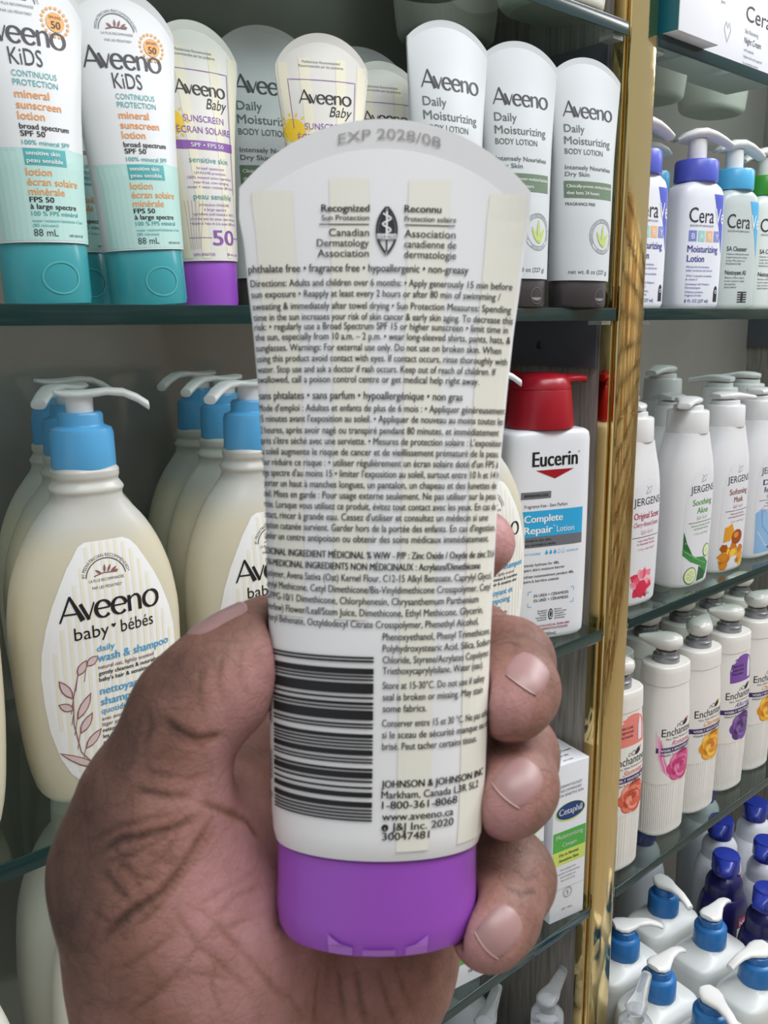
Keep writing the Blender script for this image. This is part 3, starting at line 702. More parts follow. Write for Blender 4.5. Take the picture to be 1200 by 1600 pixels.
def skin_material():
    m, nt, p, N, Lk = nodes('skin')
    at = N('ShaderNodeAttribute'); at.attribute_name = 'tone'
    tc = N('ShaderNodeTexCoord')
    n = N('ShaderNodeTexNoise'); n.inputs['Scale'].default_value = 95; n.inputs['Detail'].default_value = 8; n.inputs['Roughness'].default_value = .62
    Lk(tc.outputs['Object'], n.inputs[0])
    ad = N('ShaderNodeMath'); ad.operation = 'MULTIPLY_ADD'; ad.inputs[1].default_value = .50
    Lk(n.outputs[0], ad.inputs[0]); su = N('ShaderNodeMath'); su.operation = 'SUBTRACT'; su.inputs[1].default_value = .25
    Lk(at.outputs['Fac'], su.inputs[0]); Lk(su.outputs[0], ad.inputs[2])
    n3 = N('ShaderNodeTexNoise'); n3.inputs['Scale'].default_value = 160; n3.inputs['Detail'].default_value = 3
    Lk(tc.outputs['Object'], n3.inputs[0])
    wv = N('ShaderNodeVectorMath'); wv.operation = 'MULTIPLY_ADD'; wv.inputs[1].default_value = (.007, .007, .007)
    Lk(n3.outputs['Color'], wv.inputs[0]); Lk(tc.outputs['Object'], wv.inputs[2])
    vo = N('ShaderNodeTexVoronoi'); vo.feature = 'DISTANCE_TO_EDGE'; vo.inputs['Scale'].default_value = 210
    Lk(wv.outputs[0], vo.inputs['Vector'])
    fl = N('ShaderNodeMapRange'); fl.inputs[1].default_value = 0; fl.inputs[2].default_value = .09; fl.inputs[3].default_value = -.045; fl.inputs[4].default_value = 0
    Lk(vo.outputs[0], fl.inputs[0])
    a2 = N('ShaderNodeMath'); a2.operation = 'ADD'; Lk(ad.outputs[0], a2.inputs[0]); Lk(fl.outputs[0], a2.inputs[1])
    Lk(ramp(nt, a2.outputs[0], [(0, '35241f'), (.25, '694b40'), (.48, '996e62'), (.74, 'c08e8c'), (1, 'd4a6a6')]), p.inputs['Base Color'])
    p.inputs['Roughness'].default_value = .52; p.inputs['Specular IOR Level'].default_value = .35
    p.inputs['Subsurface Weight'].default_value = .12; p.inputs['Subsurface Radius'].default_value = (1, .35, .2); p.inputs['Subsurface Scale'].default_value = .003
    n2 = N('ShaderNodeTexNoise'); n2.inputs['Scale'].default_value = 900; n2.inputs['Detail'].default_value = 3; n2.inputs['Distortion'].default_value = .8
    Lk(tc.outputs['Object'], n2.inputs[0])
    b0 = N('ShaderNodeBump'); b0.inputs['Strength'].default_value = .3; b0.inputs['Distance'].default_value = .002
    Lk(fl.outputs[0], b0.inputs['Height'])
    b = N('ShaderNodeBump'); b.inputs['Strength'].default_value = .35; b.inputs['Distance'].default_value = .0006
    Lk(n2.outputs[0], b.inputs['Height']); Lk(b0.outputs[0], b.inputs['Normal']); Lk(b.outputs[0], p.inputs['Normal'])
    return m

def grad(P, e=.0006):
    g = np.stack([hand_sdf(P+e*q)-hand_sdf(P-e*q) for q in np.eye(3)], 1)
    return g/(np.linalg.norm(g, axis=1)[:, None]+1e-9)
def build_hand():
    pts = np.array([p for _, _, sg in HAND for s in sg for p in (s[0], s[2])])
    lo, hi = pts.min(0)-.03, pts.max(0)+.03
    lo[2] = max(lo[2], -.115)                       # the forearm is cut below the picture
    V, F = surface_nets(lambda P: np.maximum(hand_sdf(P), lo[2]+.002-P[:, 2]), lo.tolist(), hi.tolist(), .00078)
    Nn = grad(V)
    disp = np.zeros(len(V)); dark = np.zeros(len(V))
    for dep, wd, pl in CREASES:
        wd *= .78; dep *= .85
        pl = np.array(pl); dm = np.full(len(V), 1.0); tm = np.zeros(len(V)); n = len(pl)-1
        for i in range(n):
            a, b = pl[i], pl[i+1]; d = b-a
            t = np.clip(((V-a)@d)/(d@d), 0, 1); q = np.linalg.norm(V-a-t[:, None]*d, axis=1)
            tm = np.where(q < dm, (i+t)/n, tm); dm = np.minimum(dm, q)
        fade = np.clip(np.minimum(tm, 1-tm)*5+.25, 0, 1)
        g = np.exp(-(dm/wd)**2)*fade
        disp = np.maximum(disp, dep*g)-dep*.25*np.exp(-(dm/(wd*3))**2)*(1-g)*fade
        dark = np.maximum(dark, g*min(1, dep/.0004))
    V = V-disp[:, None]*Nn
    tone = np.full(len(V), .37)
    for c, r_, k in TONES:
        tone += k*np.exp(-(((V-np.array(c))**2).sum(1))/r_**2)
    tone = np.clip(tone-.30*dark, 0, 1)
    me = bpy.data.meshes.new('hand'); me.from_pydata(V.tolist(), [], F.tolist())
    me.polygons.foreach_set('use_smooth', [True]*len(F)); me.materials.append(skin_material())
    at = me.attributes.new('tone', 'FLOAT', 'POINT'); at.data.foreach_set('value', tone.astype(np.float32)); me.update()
    h = bpy.data.objects.new('hand', me); link(h); h.location = TUBE_AT
    tag(h, 'brown-skinned left hand wrapped around the white tube with the purple cap', 'hand')
    nm = M('a27d7a', .36, spec=.45); rim = M('bb988c', .45)
    for c, n, t, wd, ln in NAILS:
        c, n, t = np.array(c), np.array(n), np.array(t); s = np.cross(n, t); mb = MB(); G = 13
        P = []
        for i in range(G):
            u = -1+1.95*i/(G-2) if i < G-1 else 1
            wid = wd/2*(1-.35*max(0, -u-.2)**2)*(1-.22*max(0, u)**6)
            for j in range(G):
                v = -1+2*j/(G-1)
                end = ln/2*((1-.30*v*v) if u < 0 else (1-.16*v*v))
                P.append(c+t*u*end+s*v*wid+n*.004)
        P = np.array(P); dirn = -n
        for _ in range(12): P = P+dirn*(hand_sdf(P)*.8)[:, None]
        q = grad(P); flat = c+n*.00012
        lift = np.array([.00022 if abs(v_) < .99 and abs(u_) < .99 else -.0002 for u_ in np.linspace(-1, 1, G) for v_ in np.linspace(-1, 1, G)])
        lift[-G:] = .0003
        P = P+q*lift[:, None]
        faces = [(i*G+j, i*G+j+1, (i+1)*G+j+1, (i+1)*G+j) for i in range(G-1) for j in range(G-1)]
        f0 = faces[0]; nn = np.cross(P[f0[1]]-P[f0[0]], P[f0[3]]-P[f0[0]])
        if nn@n < 0: faces = [f[::-1] for f in faces]
        mb.add(P.tolist(), faces[:-(G-1)], nm); mb.add(P.tolist(), faces[-(G-1):], rim)
        mb.build('fingernail', h, sharp=80)
    return h
build_hand()
# ================================================================== squeeze tubes on the upper left shelf
TUBEWHITE = M('e0e3e4', .34); TEALCAP = M('3d9aa2', .22); LILAC = M('9c54c4', .28); BROWNCAP = M('3d383a', .35); SEA = M('b9ddd6', .4)
TEAL = M('4aa6a8', .45); ORANGE = M('e79a53', .45); ORANGE2 = M('f0ad62', .45); GREEN_BAND = M('687f66', .45); SAGE = M('5f6e66', .5); SUN = M('f6cf2f', .45)
PLUM = M('8e5fae', .45); MAUVE = M('b5a4c6', .5); ROSEBROWN = M('8d5f5f', .5)
def round_cap(rx, ry, h, m, n=40):
    b = MB(); b.rings([[(k*rx*math.cos(2*math.pi*j/n), k*ry*math.sin(2*math.pi*j/n), z) for j in range(n)] for k, z in ((.02, 0), (.9, 0), (.97, .0006), (1, .003), (1.0, h-.0012), (.975, h-.0002), (.9, h), (.02, h))], m)
    return b
def sprig(p, cx, cz, r, m, layer=3):
    """the little oat sprig of the emblem"""
    p.stroke([(cx-r*.8, cz-r*.35), (cx-r*.2, cz-r*.2), (cx+r*.75, cz-r*.25)], r*.07, m, layer)
    for x0, z0, x1, z1 in ((-.1, -.2, -.05, .35), (.1, -.2, .35, .3), (.3, -.22, .75, .1), (-.3, -.25, -.7, .05), (.45, -.2, .85, -.15)):
        p.leaf(cx+r*x0, cz+r*z0, cx+r*x1, cz+r*z1, r*.085, m, layer)
def emblem(p, cx, cz, r, m, top, low1, low2, h, pic):
    p.arc(top, cx, cz, r*1.08, h, m, 172, 8); p.ring(cx, cz, r, r*.05, m, 8, 172)
    sprig(p, cx, cz+r*.45, r*.75, pic)
    p.text(low1, cx, cz-r*.1, h*.9, m, w=r*1.75, al='c'); p.text(low2, cx, cz-r*.45, h*.9, m, w=r*1.5, al='c')
def burst(p, cx, cz, r, m):
    p.disc(cx, cz, r, m, layer=2)
    for i in range(18):
        a = R(i*20); p.disc(cx+1.45*r*math.cos(a), cz+1.45*r*math.sin(a), r*.17, m, layer=2, n=8)
def kids_tube(label, loc, rz, tilt, group=None):
    t = thing('squeeze_tube', label, 'tube', loc, rz, group, tilt)
    sh = Tube(.0275, .151, .1315, .0050, [(0, .0205), (.25, .0214), (.6, .0240), (1, .0285)], [(0, .0165), (.3, .0140), (.6, .0090), (.85, .0034), (1, .0001)])
    b = MB(); sh.mesh(b, TUBEWHITE); body = b.build('tube_body', t, sharp=50)
    cap = round_cap(.0200, .0162, .028, TEALCAP).build('cap', t)
    p = Print(lambda u, v, e: np.stack([u, -.0162*np.sqrt(np.maximum(1-(u/.02)**2, 0))-e, v], -1))
    p.ring(.002, .012, .0085, .0009, M('54b0b4', .2), rz=.0070); p.build('thumb_rest', cap)
    p = Print(sh.map)
    p.area([((z)*mm, -24*mm, 24*mm) for z in (28.3, 36, 44, 52, 60)]+[(68*mm, -25*mm, 25*mm)], SEA, 0, 18)
    p.poly([(-25.5*mm, 68*mm)]+[(x*mm, (68+1.4*math.sin(x*.16+.6))*mm) for x in range(-25, 26, 2)]+[(25.5*mm, 68*mm)], SEA, 0)
    emblem(p, -2*mm, 129*mm, 9*mm, GREY_INK, 'PEDIATRICIAN RECOMMENDED*', 'LA PLUS RECOMMANDÉE', 'PAR LES PÉDIATRES*', 1.3*mm, ROSEBROWN)
    burst(p, 15*mm, 124*mm, 4.3*mm, ORANGE2); p.text('SPF/FPS', 15*mm, 125.4*mm, 1.3*mm, M('7a5226', .5), al='c', w=5.6*mm, layer=4); p.text('50', 15*mm, 121.2*mm, 3.4*mm, M('5a3d24', .5), al='c', bold=.02, layer=4)
    p.serif_logo(-20.5*mm, 112.5*mm, 10*mm, 39*mm, M('37343b', .45))
    p.text('KiDS', -8.5*mm, 103.2*mm, 7.6*mm, M('37343b', .45), w=14.5*mm, bold=-.004)
    y = lambda s_, z, h, m, bd=0, w=None: p.text(s_, -8.5*mm, z*mm, h*mm, m, bold=bd, maxw=30*mm, w=w and w*mm)
    y('CONTINUOUS', 98.2, 2.7, TEAL, 0, 20); y('PROTECTION', 94.4, 2.7, TEAL, 0, 20)
    y('mineral', 89.2, 3.6, ORANGE, .012, 15); y('sunscreen', 84.6, 3.6, ORANGE, .012, 20); y('lotion', 80.0, 3.6, ORANGE, .012, 11.5)
    y('broad spectrum', 76.0, 2.5, INK, .018, 22.5); y('SPF 50', 72.9, 2.5, INK, .018, 10.5)
    y('100% mineral SPF', 69.4, 2.0, TEAL, .01, 22)
    p.rect(-8.6*mm, 10.5*mm, 60.6*mm, 67.8*mm, TEAL, 1); p.text('sensitive skin', -7.6*mm, 64.9*mm, 2.0*mm, WHITE_INK, w=15*mm, bold=.012, layer=4); p.text('peau sensible', -7.6*mm, 61.7*mm, 2.0*mm, WHITE_INK, w=16*mm, bold=.012, layer=4)
    y('lotion', 56.2, 3.4, ORANGE, .012, 11); y('écran solaire', 52.0, 3.4, ORANGE, .012, 24); y('minérale', 47.9, 3.4, ORANGE, .012, 16)
    y('FPS 50', 44.8, 2.4, INK, .018, 10.5); y('à large spectre', 41.9, 2.4, INK, .018, 21.5); y('100 % FPS minéral', 39.0, 2.0, TEAL, .01, 22)
    y('water resistant/résistante à l\'eau', 36.2, 1.4, TEAL, 0, 25); y('(80 minutes)', 34.2, 1.4, TEAL, 0, 11)
    y('88 mL', 30.2, 3.2, M('3a4a4e', .5), 0, 10.5); p.text('NPN 80141187', 7.5*mm, 30.0*mm, 1.2*mm, INK, w=8.5*mm)
    p.build('printed_front', body)
    return t
K = kids_tube('white teal-capped tube in shrink wrap at the very left, half out of the picture', (.1735, .432, SHELF_A), -4, (0, -1.5), 'teal-capped kids tubes')
dup(K, 'whole white teal-capped tube with an orange sun mark, the second from the left', (.2300, .440, SHELF_A), -6, (0, -3.5))
dup(K, 'shaded teal-capped tube standing behind the two bright ones', (.2075, .478, SHELF_A), 0, (0, -2))

def baby_tube(label, loc, rz, tilt, group=None):
    t = thing('squeeze_tube', label, 'tube', loc, rz, group, tilt)
    sh = Tube(.0255, .153, .1345, .0050, [(0, .0180), (.25, .0190), (.6, .0222), (1, .0275)], [(0, .0150), (.3, .0128), (.6, .0082), (.85, .0032), (1, .0001)])
    b = MB(); sh.mesh(b, M('e6e4de', .36)); body = b.build('tube_body', t, sharp=50)
    round_cap(.0174, .0146, .026, LILAC).build('cap', t)
    p = Print(sh.map)
    for x in (-22, -11.5, 6, 17): p.rect(x*mm, (x+5)*mm, 27*mm, 139*mm if abs(x+2) < 16 else 136*mm, M('f0ecd4', .5), 0, nu=4)
    for k, s_ in enumerate(('Pediatrician Recommended', 'Recommandée par les pédiatres')): p.text(s_, -1*mm, (136.2-2.3*k)*mm, 1.5*mm, GREY_INK, al='c', w=(22, 26)[k]*mm)
    p.stroke([(-19*mm, 100*mm), (-19*mm, 127*mm), (17.5*mm, 127*mm), (17.5*mm, 62*mm)], .35*mm, PLUM, 2)
    p.serif_logo(-15*mm, 114*mm, 7.4*mm, 31*mm, INK)
    p.text('Baby', 2*mm, 107*mm, 6.0*mm, INK, shear=.35, w=14*mm)
    p.disc(-19*mm, 99*mm, 6.5*mm, SUN, layer=1)
    for i in range(14): p.leaf((-19+7.5*math.cos(R(i*25.7)))*mm, (99+7.5*math.sin(R(i*25.7)))*mm, (-19+9.8*math.cos(R(i*25.7)))*mm, (99+9.8*math.sin(R(i*25.7)))*mm, .6*mm, SUN, 1)
    y = lambda s_, z, h, m, w, bd=0: p.text(s_, 0, z*mm, h*mm, m, al='c', w=w*mm, bold=bd)
    y('SUNSCREEN', 99.5, 3.6, PLUM, 25, 0); y('ÉCRAN SOLAIRE', 93.6, 3.6, PLUM, 33, 0)
    p.rect(-18*mm, 17.5*mm, 85*mm, 89.6*mm, PLUM, 1); p.text('SPF • FPS 50', 0, 86.2*mm, 2.3*mm, WHITE_INK, al='c', w=20*mm, layer=4, bold=.01)
    y('sensitive skin', 78, 3.2, M('4f9ea0', .5), 24)
    for k, s_ in enumerate(('broad spectrum', 'UVA/UVB protection,', '100% mineral active ingredient', 'tear-free, non-stinging', 'sweat + water resistant (80 min)')): y(s_, 74.4-2.5*k, 1.5, PLUM, (17, 20, 28, 22, 29)[k])
    y('peau sensible', 58.6, 3.2, M('4f9ea0', .5), 24)
    for k, s_ in enumerate(('protection UVA/UVB', 'à large spectre', 'ingrédient actif minéral à 100 %', 'n\'irrite pas les yeux, sans larmes', 'résiste à l\'eau et à la sueur (80 min)')): y(s_, 55-2.5*k, 1.5, PLUM, (19, 14, 27, 29, 30)[k])
    p.text('50', 4*mm, 34*mm, 8.6*mm, PLUM, al='c', bold=.015, w=14.5*mm)
    p.stroke([(-16*mm, 38*mm), (-4*mm, 38*mm)], .3*mm, PLUM); p.stroke([(12*mm, 38*mm), (18*mm, 38*mm)], .3*mm, PLUM)
    for k in range(6): p.stroke([((-16+k)*mm, 32*mm), ((-17+2*k)*mm, 58*mm)], .22*mm, M('b8a488', .5))
    p.text('NPN 80067530', -15*mm, 28.2*mm, 1.6*mm, PLUM, w=12*mm); p.text('88 mL Lotion', 5*mm, 28.2*mm, 1.6*mm, PLUM, w=10.5*mm)
    p.build('printed_front', body)
    return t
Bt = baby_tube('white lilac-capped sunscreen tube with a purple 50, right of the teal-capped tubes', (.2830, .468, SHELF_A), -2, (0, -1.5), 'lilac-capped sunscreen tubes')
dup(Bt, 'white sunscreen tube with a yellow sun above the held tube', (.3476, .440, SHELF_A), -24, (0, 0))
dup(Bt, 'white sunscreen tube leaning low behind the held tube, only its arched top showing', (.4080, .452, SHELF_A-.0), -20, (-3, 0))

def lotion_tube(label, loc, rz, tilt, group=None):
    t = thing('squeeze_tube', label, 'tube', loc, rz, group, tilt)
    sh = Tube(.0205, .186, .1715, .0045, [(0, .0262), (.2, .0270), (.6, .0292), (1, .0330)], [(0, .0185), (.3, .0155), (.6, .0102), (.85, .0036), (1, .0001)])
    b = MB(); sh.mesh(b, M('d2d7d9', .34)); body = b.build('tube_body', t, sharp=50)
    cap = round_cap(.0250, .0178, .021, BROWNCAP).build('cap', t)
    p = Print(lambda u, v, e: np.stack([u, -.0178*np.sqrt(np.maximum(1-(u/.025)**2, 0))-e, v], -1))
    p.ring(.009, .0085, .0058, .0006, M('6a6668', .3)); p.disc(.009, .0072, .0050, M('8b8888', .3), .0022, a0=180, a1=360)
    p.build('flip_tab', cap)
    p = Print(sh.map)
    p.serif_logo(-24*mm, 141.5*mm, 11.5*mm, 47*mm, M('2f3035', .45))
    y = lambda s_, z, h, m, w, bd=.004: p.text(s_, -23.5*mm, z*mm, h*mm, m, w=w*mm, bold=bd)
    y('Daily', 130.2, 6.0, SAGE, 17, .006); y('Moisturizing', 121.4, 6.0, SAGE, 43, .006); y('BODY LOTION', 114.2, 4.2, SAGE, 34)
    y('Intensely Nourishes', 103, 3.3, SAGE, 43, .01); y('Dry Skin', 98, 3.3, SAGE, 20, .01)
    p.rect(-24.5*mm, 22*mm, 82*mm, 94.5*mm, GREEN_BAND, 1, nu=14)
    p.text('Clinically-proven moisturization', -22.5*mm, 89.6*mm, 2.5*mm, WHITE_INK, w=43*mm, layer=4, bold=.012); p.text('that lasts 24 hours', -22.5*mm, 84.6*mm, 2.5*mm, WHITE_INK, w=28*mm, layer=4, bold=.012)
    y('FRAGRANCE FREE', 76.5, 2.3, M('3c3f42', .5), 25, .01)
    p.ring(9*mm, 54*mm, 13*mm, .35*mm, GREY_INK); p.ring(9*mm, 54*mm, 10.4*mm, .3*mm, GREY_INK); p.arc('DERMATOLOGIST RECOMMENDED BRAND', 9*mm, 54*mm, 11*mm, 1.4*mm, GREY_INK, 210, -30); p.arc('FOR OVER 65 YEARS', 9*mm, 54*mm, 12.3*mm, 1.3*mm, GREY_INK, 235, 310)
    lf = M('c4d27a', .45)
    for a in ((9, 46, 3, 58), (9.5, 46, 10, 63.5), (10, 46.5, 16.5, 57), (9.5, 46, 13.5, 50.5)): p.leaf(*[q*mm for q in a], 1.6*mm, lf, 3)
    p.text('net wt. 8 oz (227 g)', -21*mm, 25.5*mm, 3.2*mm, M('55595e', .5), w=37*mm)
    p.build('printed_front', body)
    return t
LG = 'grey-white lotion tubes with a green band'
Lt = lotion_tube('grey-white lotion tube with a dark cap beside the wooden partition, last in the row', (.5610, .4120, SHELF_A), -15, (0, .6), LG)
Lt.scale = (.92, .92, .92)
for lab, x, y_, rz, tl in (('grey-white lotion tube with a green band, second from the partition', .4965, .4180, -16, (0, 0)),
        ('brightest grey-white lotion tube, just right of the arched top of the held tube', .4295, .4200, -10, (0, .5)),
        ('shaded lotion tube standing behind the sunscreen tube with the yellow sun', .3500, .5000, -14, (0, 0)),
        ('shaded grey lotion tube seen between the two lilac-capped tube tops', .4220, .4960, -26, (0, 0)),
        ('darkest lotion tube in the gap right of the tube with the purple 50', .3420, .5660, -8, (0, 0)),
        ('lotion tube standing behind the second one from the partition', .5300, .4900, -12, (0, 0))):
    dup(Lt, lab, (x, y_, SHELF_A), rz, tl)

# ================================================================== wash bottles with blue collars
def pearl_wash():
    m, nt, p, N, Lk = nodes('frosted_bottle')
    tc = N('ShaderNodeTexCoord'); sp = N('ShaderNodeSeparateXYZ'); Lk(tc.outputs['Object'], sp.inputs[0])
    mr = N('ShaderNodeMapRange'); mr.inputs[1].default_value = .137; mr.inputs[2].default_value = .151; Lk(sp.outputs[2], mr.inputs[0])
    Lk(ramp(nt, mr.outputs[0], [(0, 'd3ccb4'), (1, 'c9c8c0')]), p.inputs['Base Color'])   # the liquid's level shows through
    p.inputs['Roughness'].default_value = .30; p.inputs['Subsurface Weight'].default_value = .25; p.inputs['Subsurface Radius'].default_value = (1, .9, .6); p.inputs['Subsurface Scale'].default_value = .006
    return m
WASH = pearl_wash(); SKY = M('5aa9dc', .25); PUMPWHITE = M('eeeeec', .28); LABELWHITE = M('f0f0ee', .4); STRIPE = M('ece8d4', .45); BLUEINK = M('5aa3cf', .5)
def wash_bottle(label, loc, rz, group, spin):
    t = thing('wash_bottle', label, 'bottle', loc, rz, group)
    sh = Body([(0, .0300, .0190), (.0014, .0345, .0225), (.006, .0380, .0245), (.03, .0425, .0258), (.07, .0452, .0265), (.093, .0455, .0265), (.115, .0428, .0255), (.132, .0375, .0236), (.147, .0295, .0208), (.157, .0215, .0178), (.1615, .0180, .0170), (.164, .0176, .0168), (.1665, .0186, .0176), (.169, .0172, .0166), (.171, .0160, .0158), (.1735, .0166, .0166), (.176, .0166, .0166), (.178, .0152, .0152)], 2.5)
    b = MB(); sh.mesh(b, WASH); body = b.build('bottle_body', t)
    p = Print(sh.map)
    top = [(15, -22, 20), (13, -26, 23)]
    rows = [(13.5, -15, 16), (15.5, -23, 22), (20, -27, 25.5), (30, -31.5, 30), (45, -35, 33.5), (60, -36.5, 35.5), (75, -37, 36), (88, -36, 35.5), (100, -33.5, 33), (112, -29.5, 29), (122, -25, 24.5), (130, -21, 20), (136, -17, 16.5), (140, -14.5, 13), (142, -11, 9)]
    cl = lambda v, a, b_: min(max(v, a), b_)
    p.area([(z*mm, l*mm, r*mm) for z, l, r in rows], LABELWHITE, 0, 22)
    for i in range(-9, 10):                           # pale stripes of the label
        x = i*3.9
        zs = [z for z, l, r in rows if l+2.5 < x < r-4.2]
        if len(zs) > 1: p.rect(x*mm, (x+1.7)*mm, (min(zs)+.5)*mm, (max(zs)-.5)*mm, STRIPE, 1, nu=2)
    emblem(p, -2*mm, 122.5*mm, 10.5*mm, M('4a4448', .5), '#1 PEDIATRICIAN RECOMMENDED*', 'LA PLUS RECOMMANDÉE', 'PAR LES PÉDIATRES*', 1.7*mm, ROSEBROWN)
    p.serif_logo(-27*mm, 103*mm, 13*mm, 53*mm, INK, 4)
    p.text('baby', -21*mm, 93*mm, 7*mm, INK, w=17.5*mm, layer=4); p.text('bébés', 3*mm, 93*mm, 7*mm, INK, w=18.5*mm, layer=4)
    p.poly([(-.8*mm, 96.3*mm), (-2.1*mm, 97.9*mm), (-1.6*mm, 98.7*mm), (-.8*mm, 98.1*mm), (0, 98.7*mm), (.5*mm, 97.9*mm)], INK, 4)
    y = lambda s_, z, h, m, w, bd=0: p.text(s_, -10.5*mm, (z+4.5)*mm, h*mm, m, w=w*mm, bold=bd, layer=4)
    y('daily', 80.6, 3.4, BLUEINK, 9.5, .012); y('wash & shampoo', 75, 4.6, BLUEINK, 41, .02)
    y('natural oat, lightly scented', 71, 2.2, ROSEBROWN, 31, .006); y('gently cleanses & nourishes', 67.6, 2.3, INK, 35, .016); y('baby\'s hair & sensitive skin', 64.2, 2.3, INK, 34, .016)
    y('nettoyant et', 57, 4.4, BLUEINK, 30, .02); y('shampoing', 51, 4.4, BLUEINK, 27, .02); y('quotidien', 46.3, 3.4, BLUEINK, 17, .012)
    y('avec avoine naturelle,', 42.4, 2.2, ROSEBROWN, 25, .006); y('léger parfum', 39.2, 2.2, ROSEBROWN, 15, .006)
    for k, s_ in enumerate(('nettoie et nourrit en douceur', 'les cheveux et la peau', 'sensible de bébé')): y(s_, 35.8-3.4*k, 2.3, INK, (34, 26, 20)[k], .016)
    for k, s_ in enumerate(('free of parabens, phthalates and dyes', 'sans parabènes, phtalates ni colorants')): y(s_, 22.5-2.2*k, 1.2, GREY_INK, 27)
    st = [(-15, 22), (-22, 32), (-24.5, 48), (-24, 62), (-21, 74), (-15, 80)]     # the drawn oat stem
    p.stroke([(x*mm, z*mm) for x, z in st], .5*mm, ROSEBROWN, 4)
    fill = M('d9c3c0', .5)
    for x0, z0, x1, z1 in ((-21, 74, -16, 82), (-16.5, 78.5, -10, 83), (-24, 62, -30, 73), (-24, 56, -31, 60), (-23, 50, -15, 64), (-22, 42, -15, 53), (-20, 33, -11, 43)):
        p.stroke([((x0-1.5)*mm, (z0-8)*mm), (x0*mm, z0*mm)], .35*mm, ROSEBROWN, 4)
        p.leaf(x0*mm, z0*mm, x1*mm, z1*mm, 2.3*mm, ROSEBROWN, 4); p.leaf((x0+.1*(x1-x0))*mm, (z0+.1*(z1-z0))*mm, (x1-.1*(x1-x0))*mm, (z1-.1*(z1-z0))*mm, 1.7*mm, fill, 5)
    p.leaf(-12*mm, 20*mm, -32*mm, 33*mm, 2.2*mm, ROSEBROWN, 4); p.leaf(-14*mm, 21.5*mm, -30.5*mm, 32*mm, 1.6*mm, fill, 5)
    lb = p.build('front_label', body)
    b = MB(); b.lathe([(.0150, .1770), (.0160, .1772), (.0163, .1785), (.0160, .1950), (.0152, .1975), (.0118, .1990), (.0113, .2000), (.0113, .2045), (.0104, .2058), (.002, .2060)], SKY, 40); b.build('collar', t)
    b = MB(); b.lathe([(.0069, .2055), (.0069, .2150)], PUMPWHITE, 24); b.build('stem', t)
    b = MB(); b.spoon([(-.0125, .2162, .0008, .0006), (-.0120, .2162, .0050, .0012), (-.008, .2153, .0085, .0017), (0, .2148, .0092, .0021), (.007, .2152, .0080, .0021), (.014, .2160, .0064, .0020), (.022, .2152, .0054, .0022), (.029, .2120, .0049, .0024), (.0345, .2080, .0045, .0025), (.0348, .2078, .0034, .0016)], PUMPWHITE, 20, 2.6)
    h = b.build('pump_head', t); h.rotation_euler = (0, 0, R(spin))
    return t
Wg = 'wash bottles with blue pump collars'
W = wash_bottle('nearest pale yellow wash bottle with a full striped label, left of the hand', (.1920, .4500, SHELF_B), -3, Wg, -20)
for lab, x, y_, rz, spin in (('second wash bottle in the row right behind the nearest one', .2090, .5030, -2, 222), ('last wash bottle behind the nearest one, close to the back panel', .2230, .5560, 2, -10),
        ('wash bottle with its label half hidden by the held tube and the thumb', .2960, .4500, -3, 200), ('wash bottle directly behind the one the thumb covers', .3125, .5040, 0, 195), ('rearmost wash bottle in the row that the thumb covers', .3270, .5600, 3, 190),
        ('wash bottle showing between the held tube and the red-topped bottle', .4600, .4240, -6, -35), ('wash bottle cut off by the left border, beside the nearest wash bottle', .0930, .4480, -2, 170), ('shaded wash bottle behind the one cut off by the left border', .1120, .5040, 0, 175)):
    dup(W, lab, (x, y_, SHELF_B), rz, spin=spin)

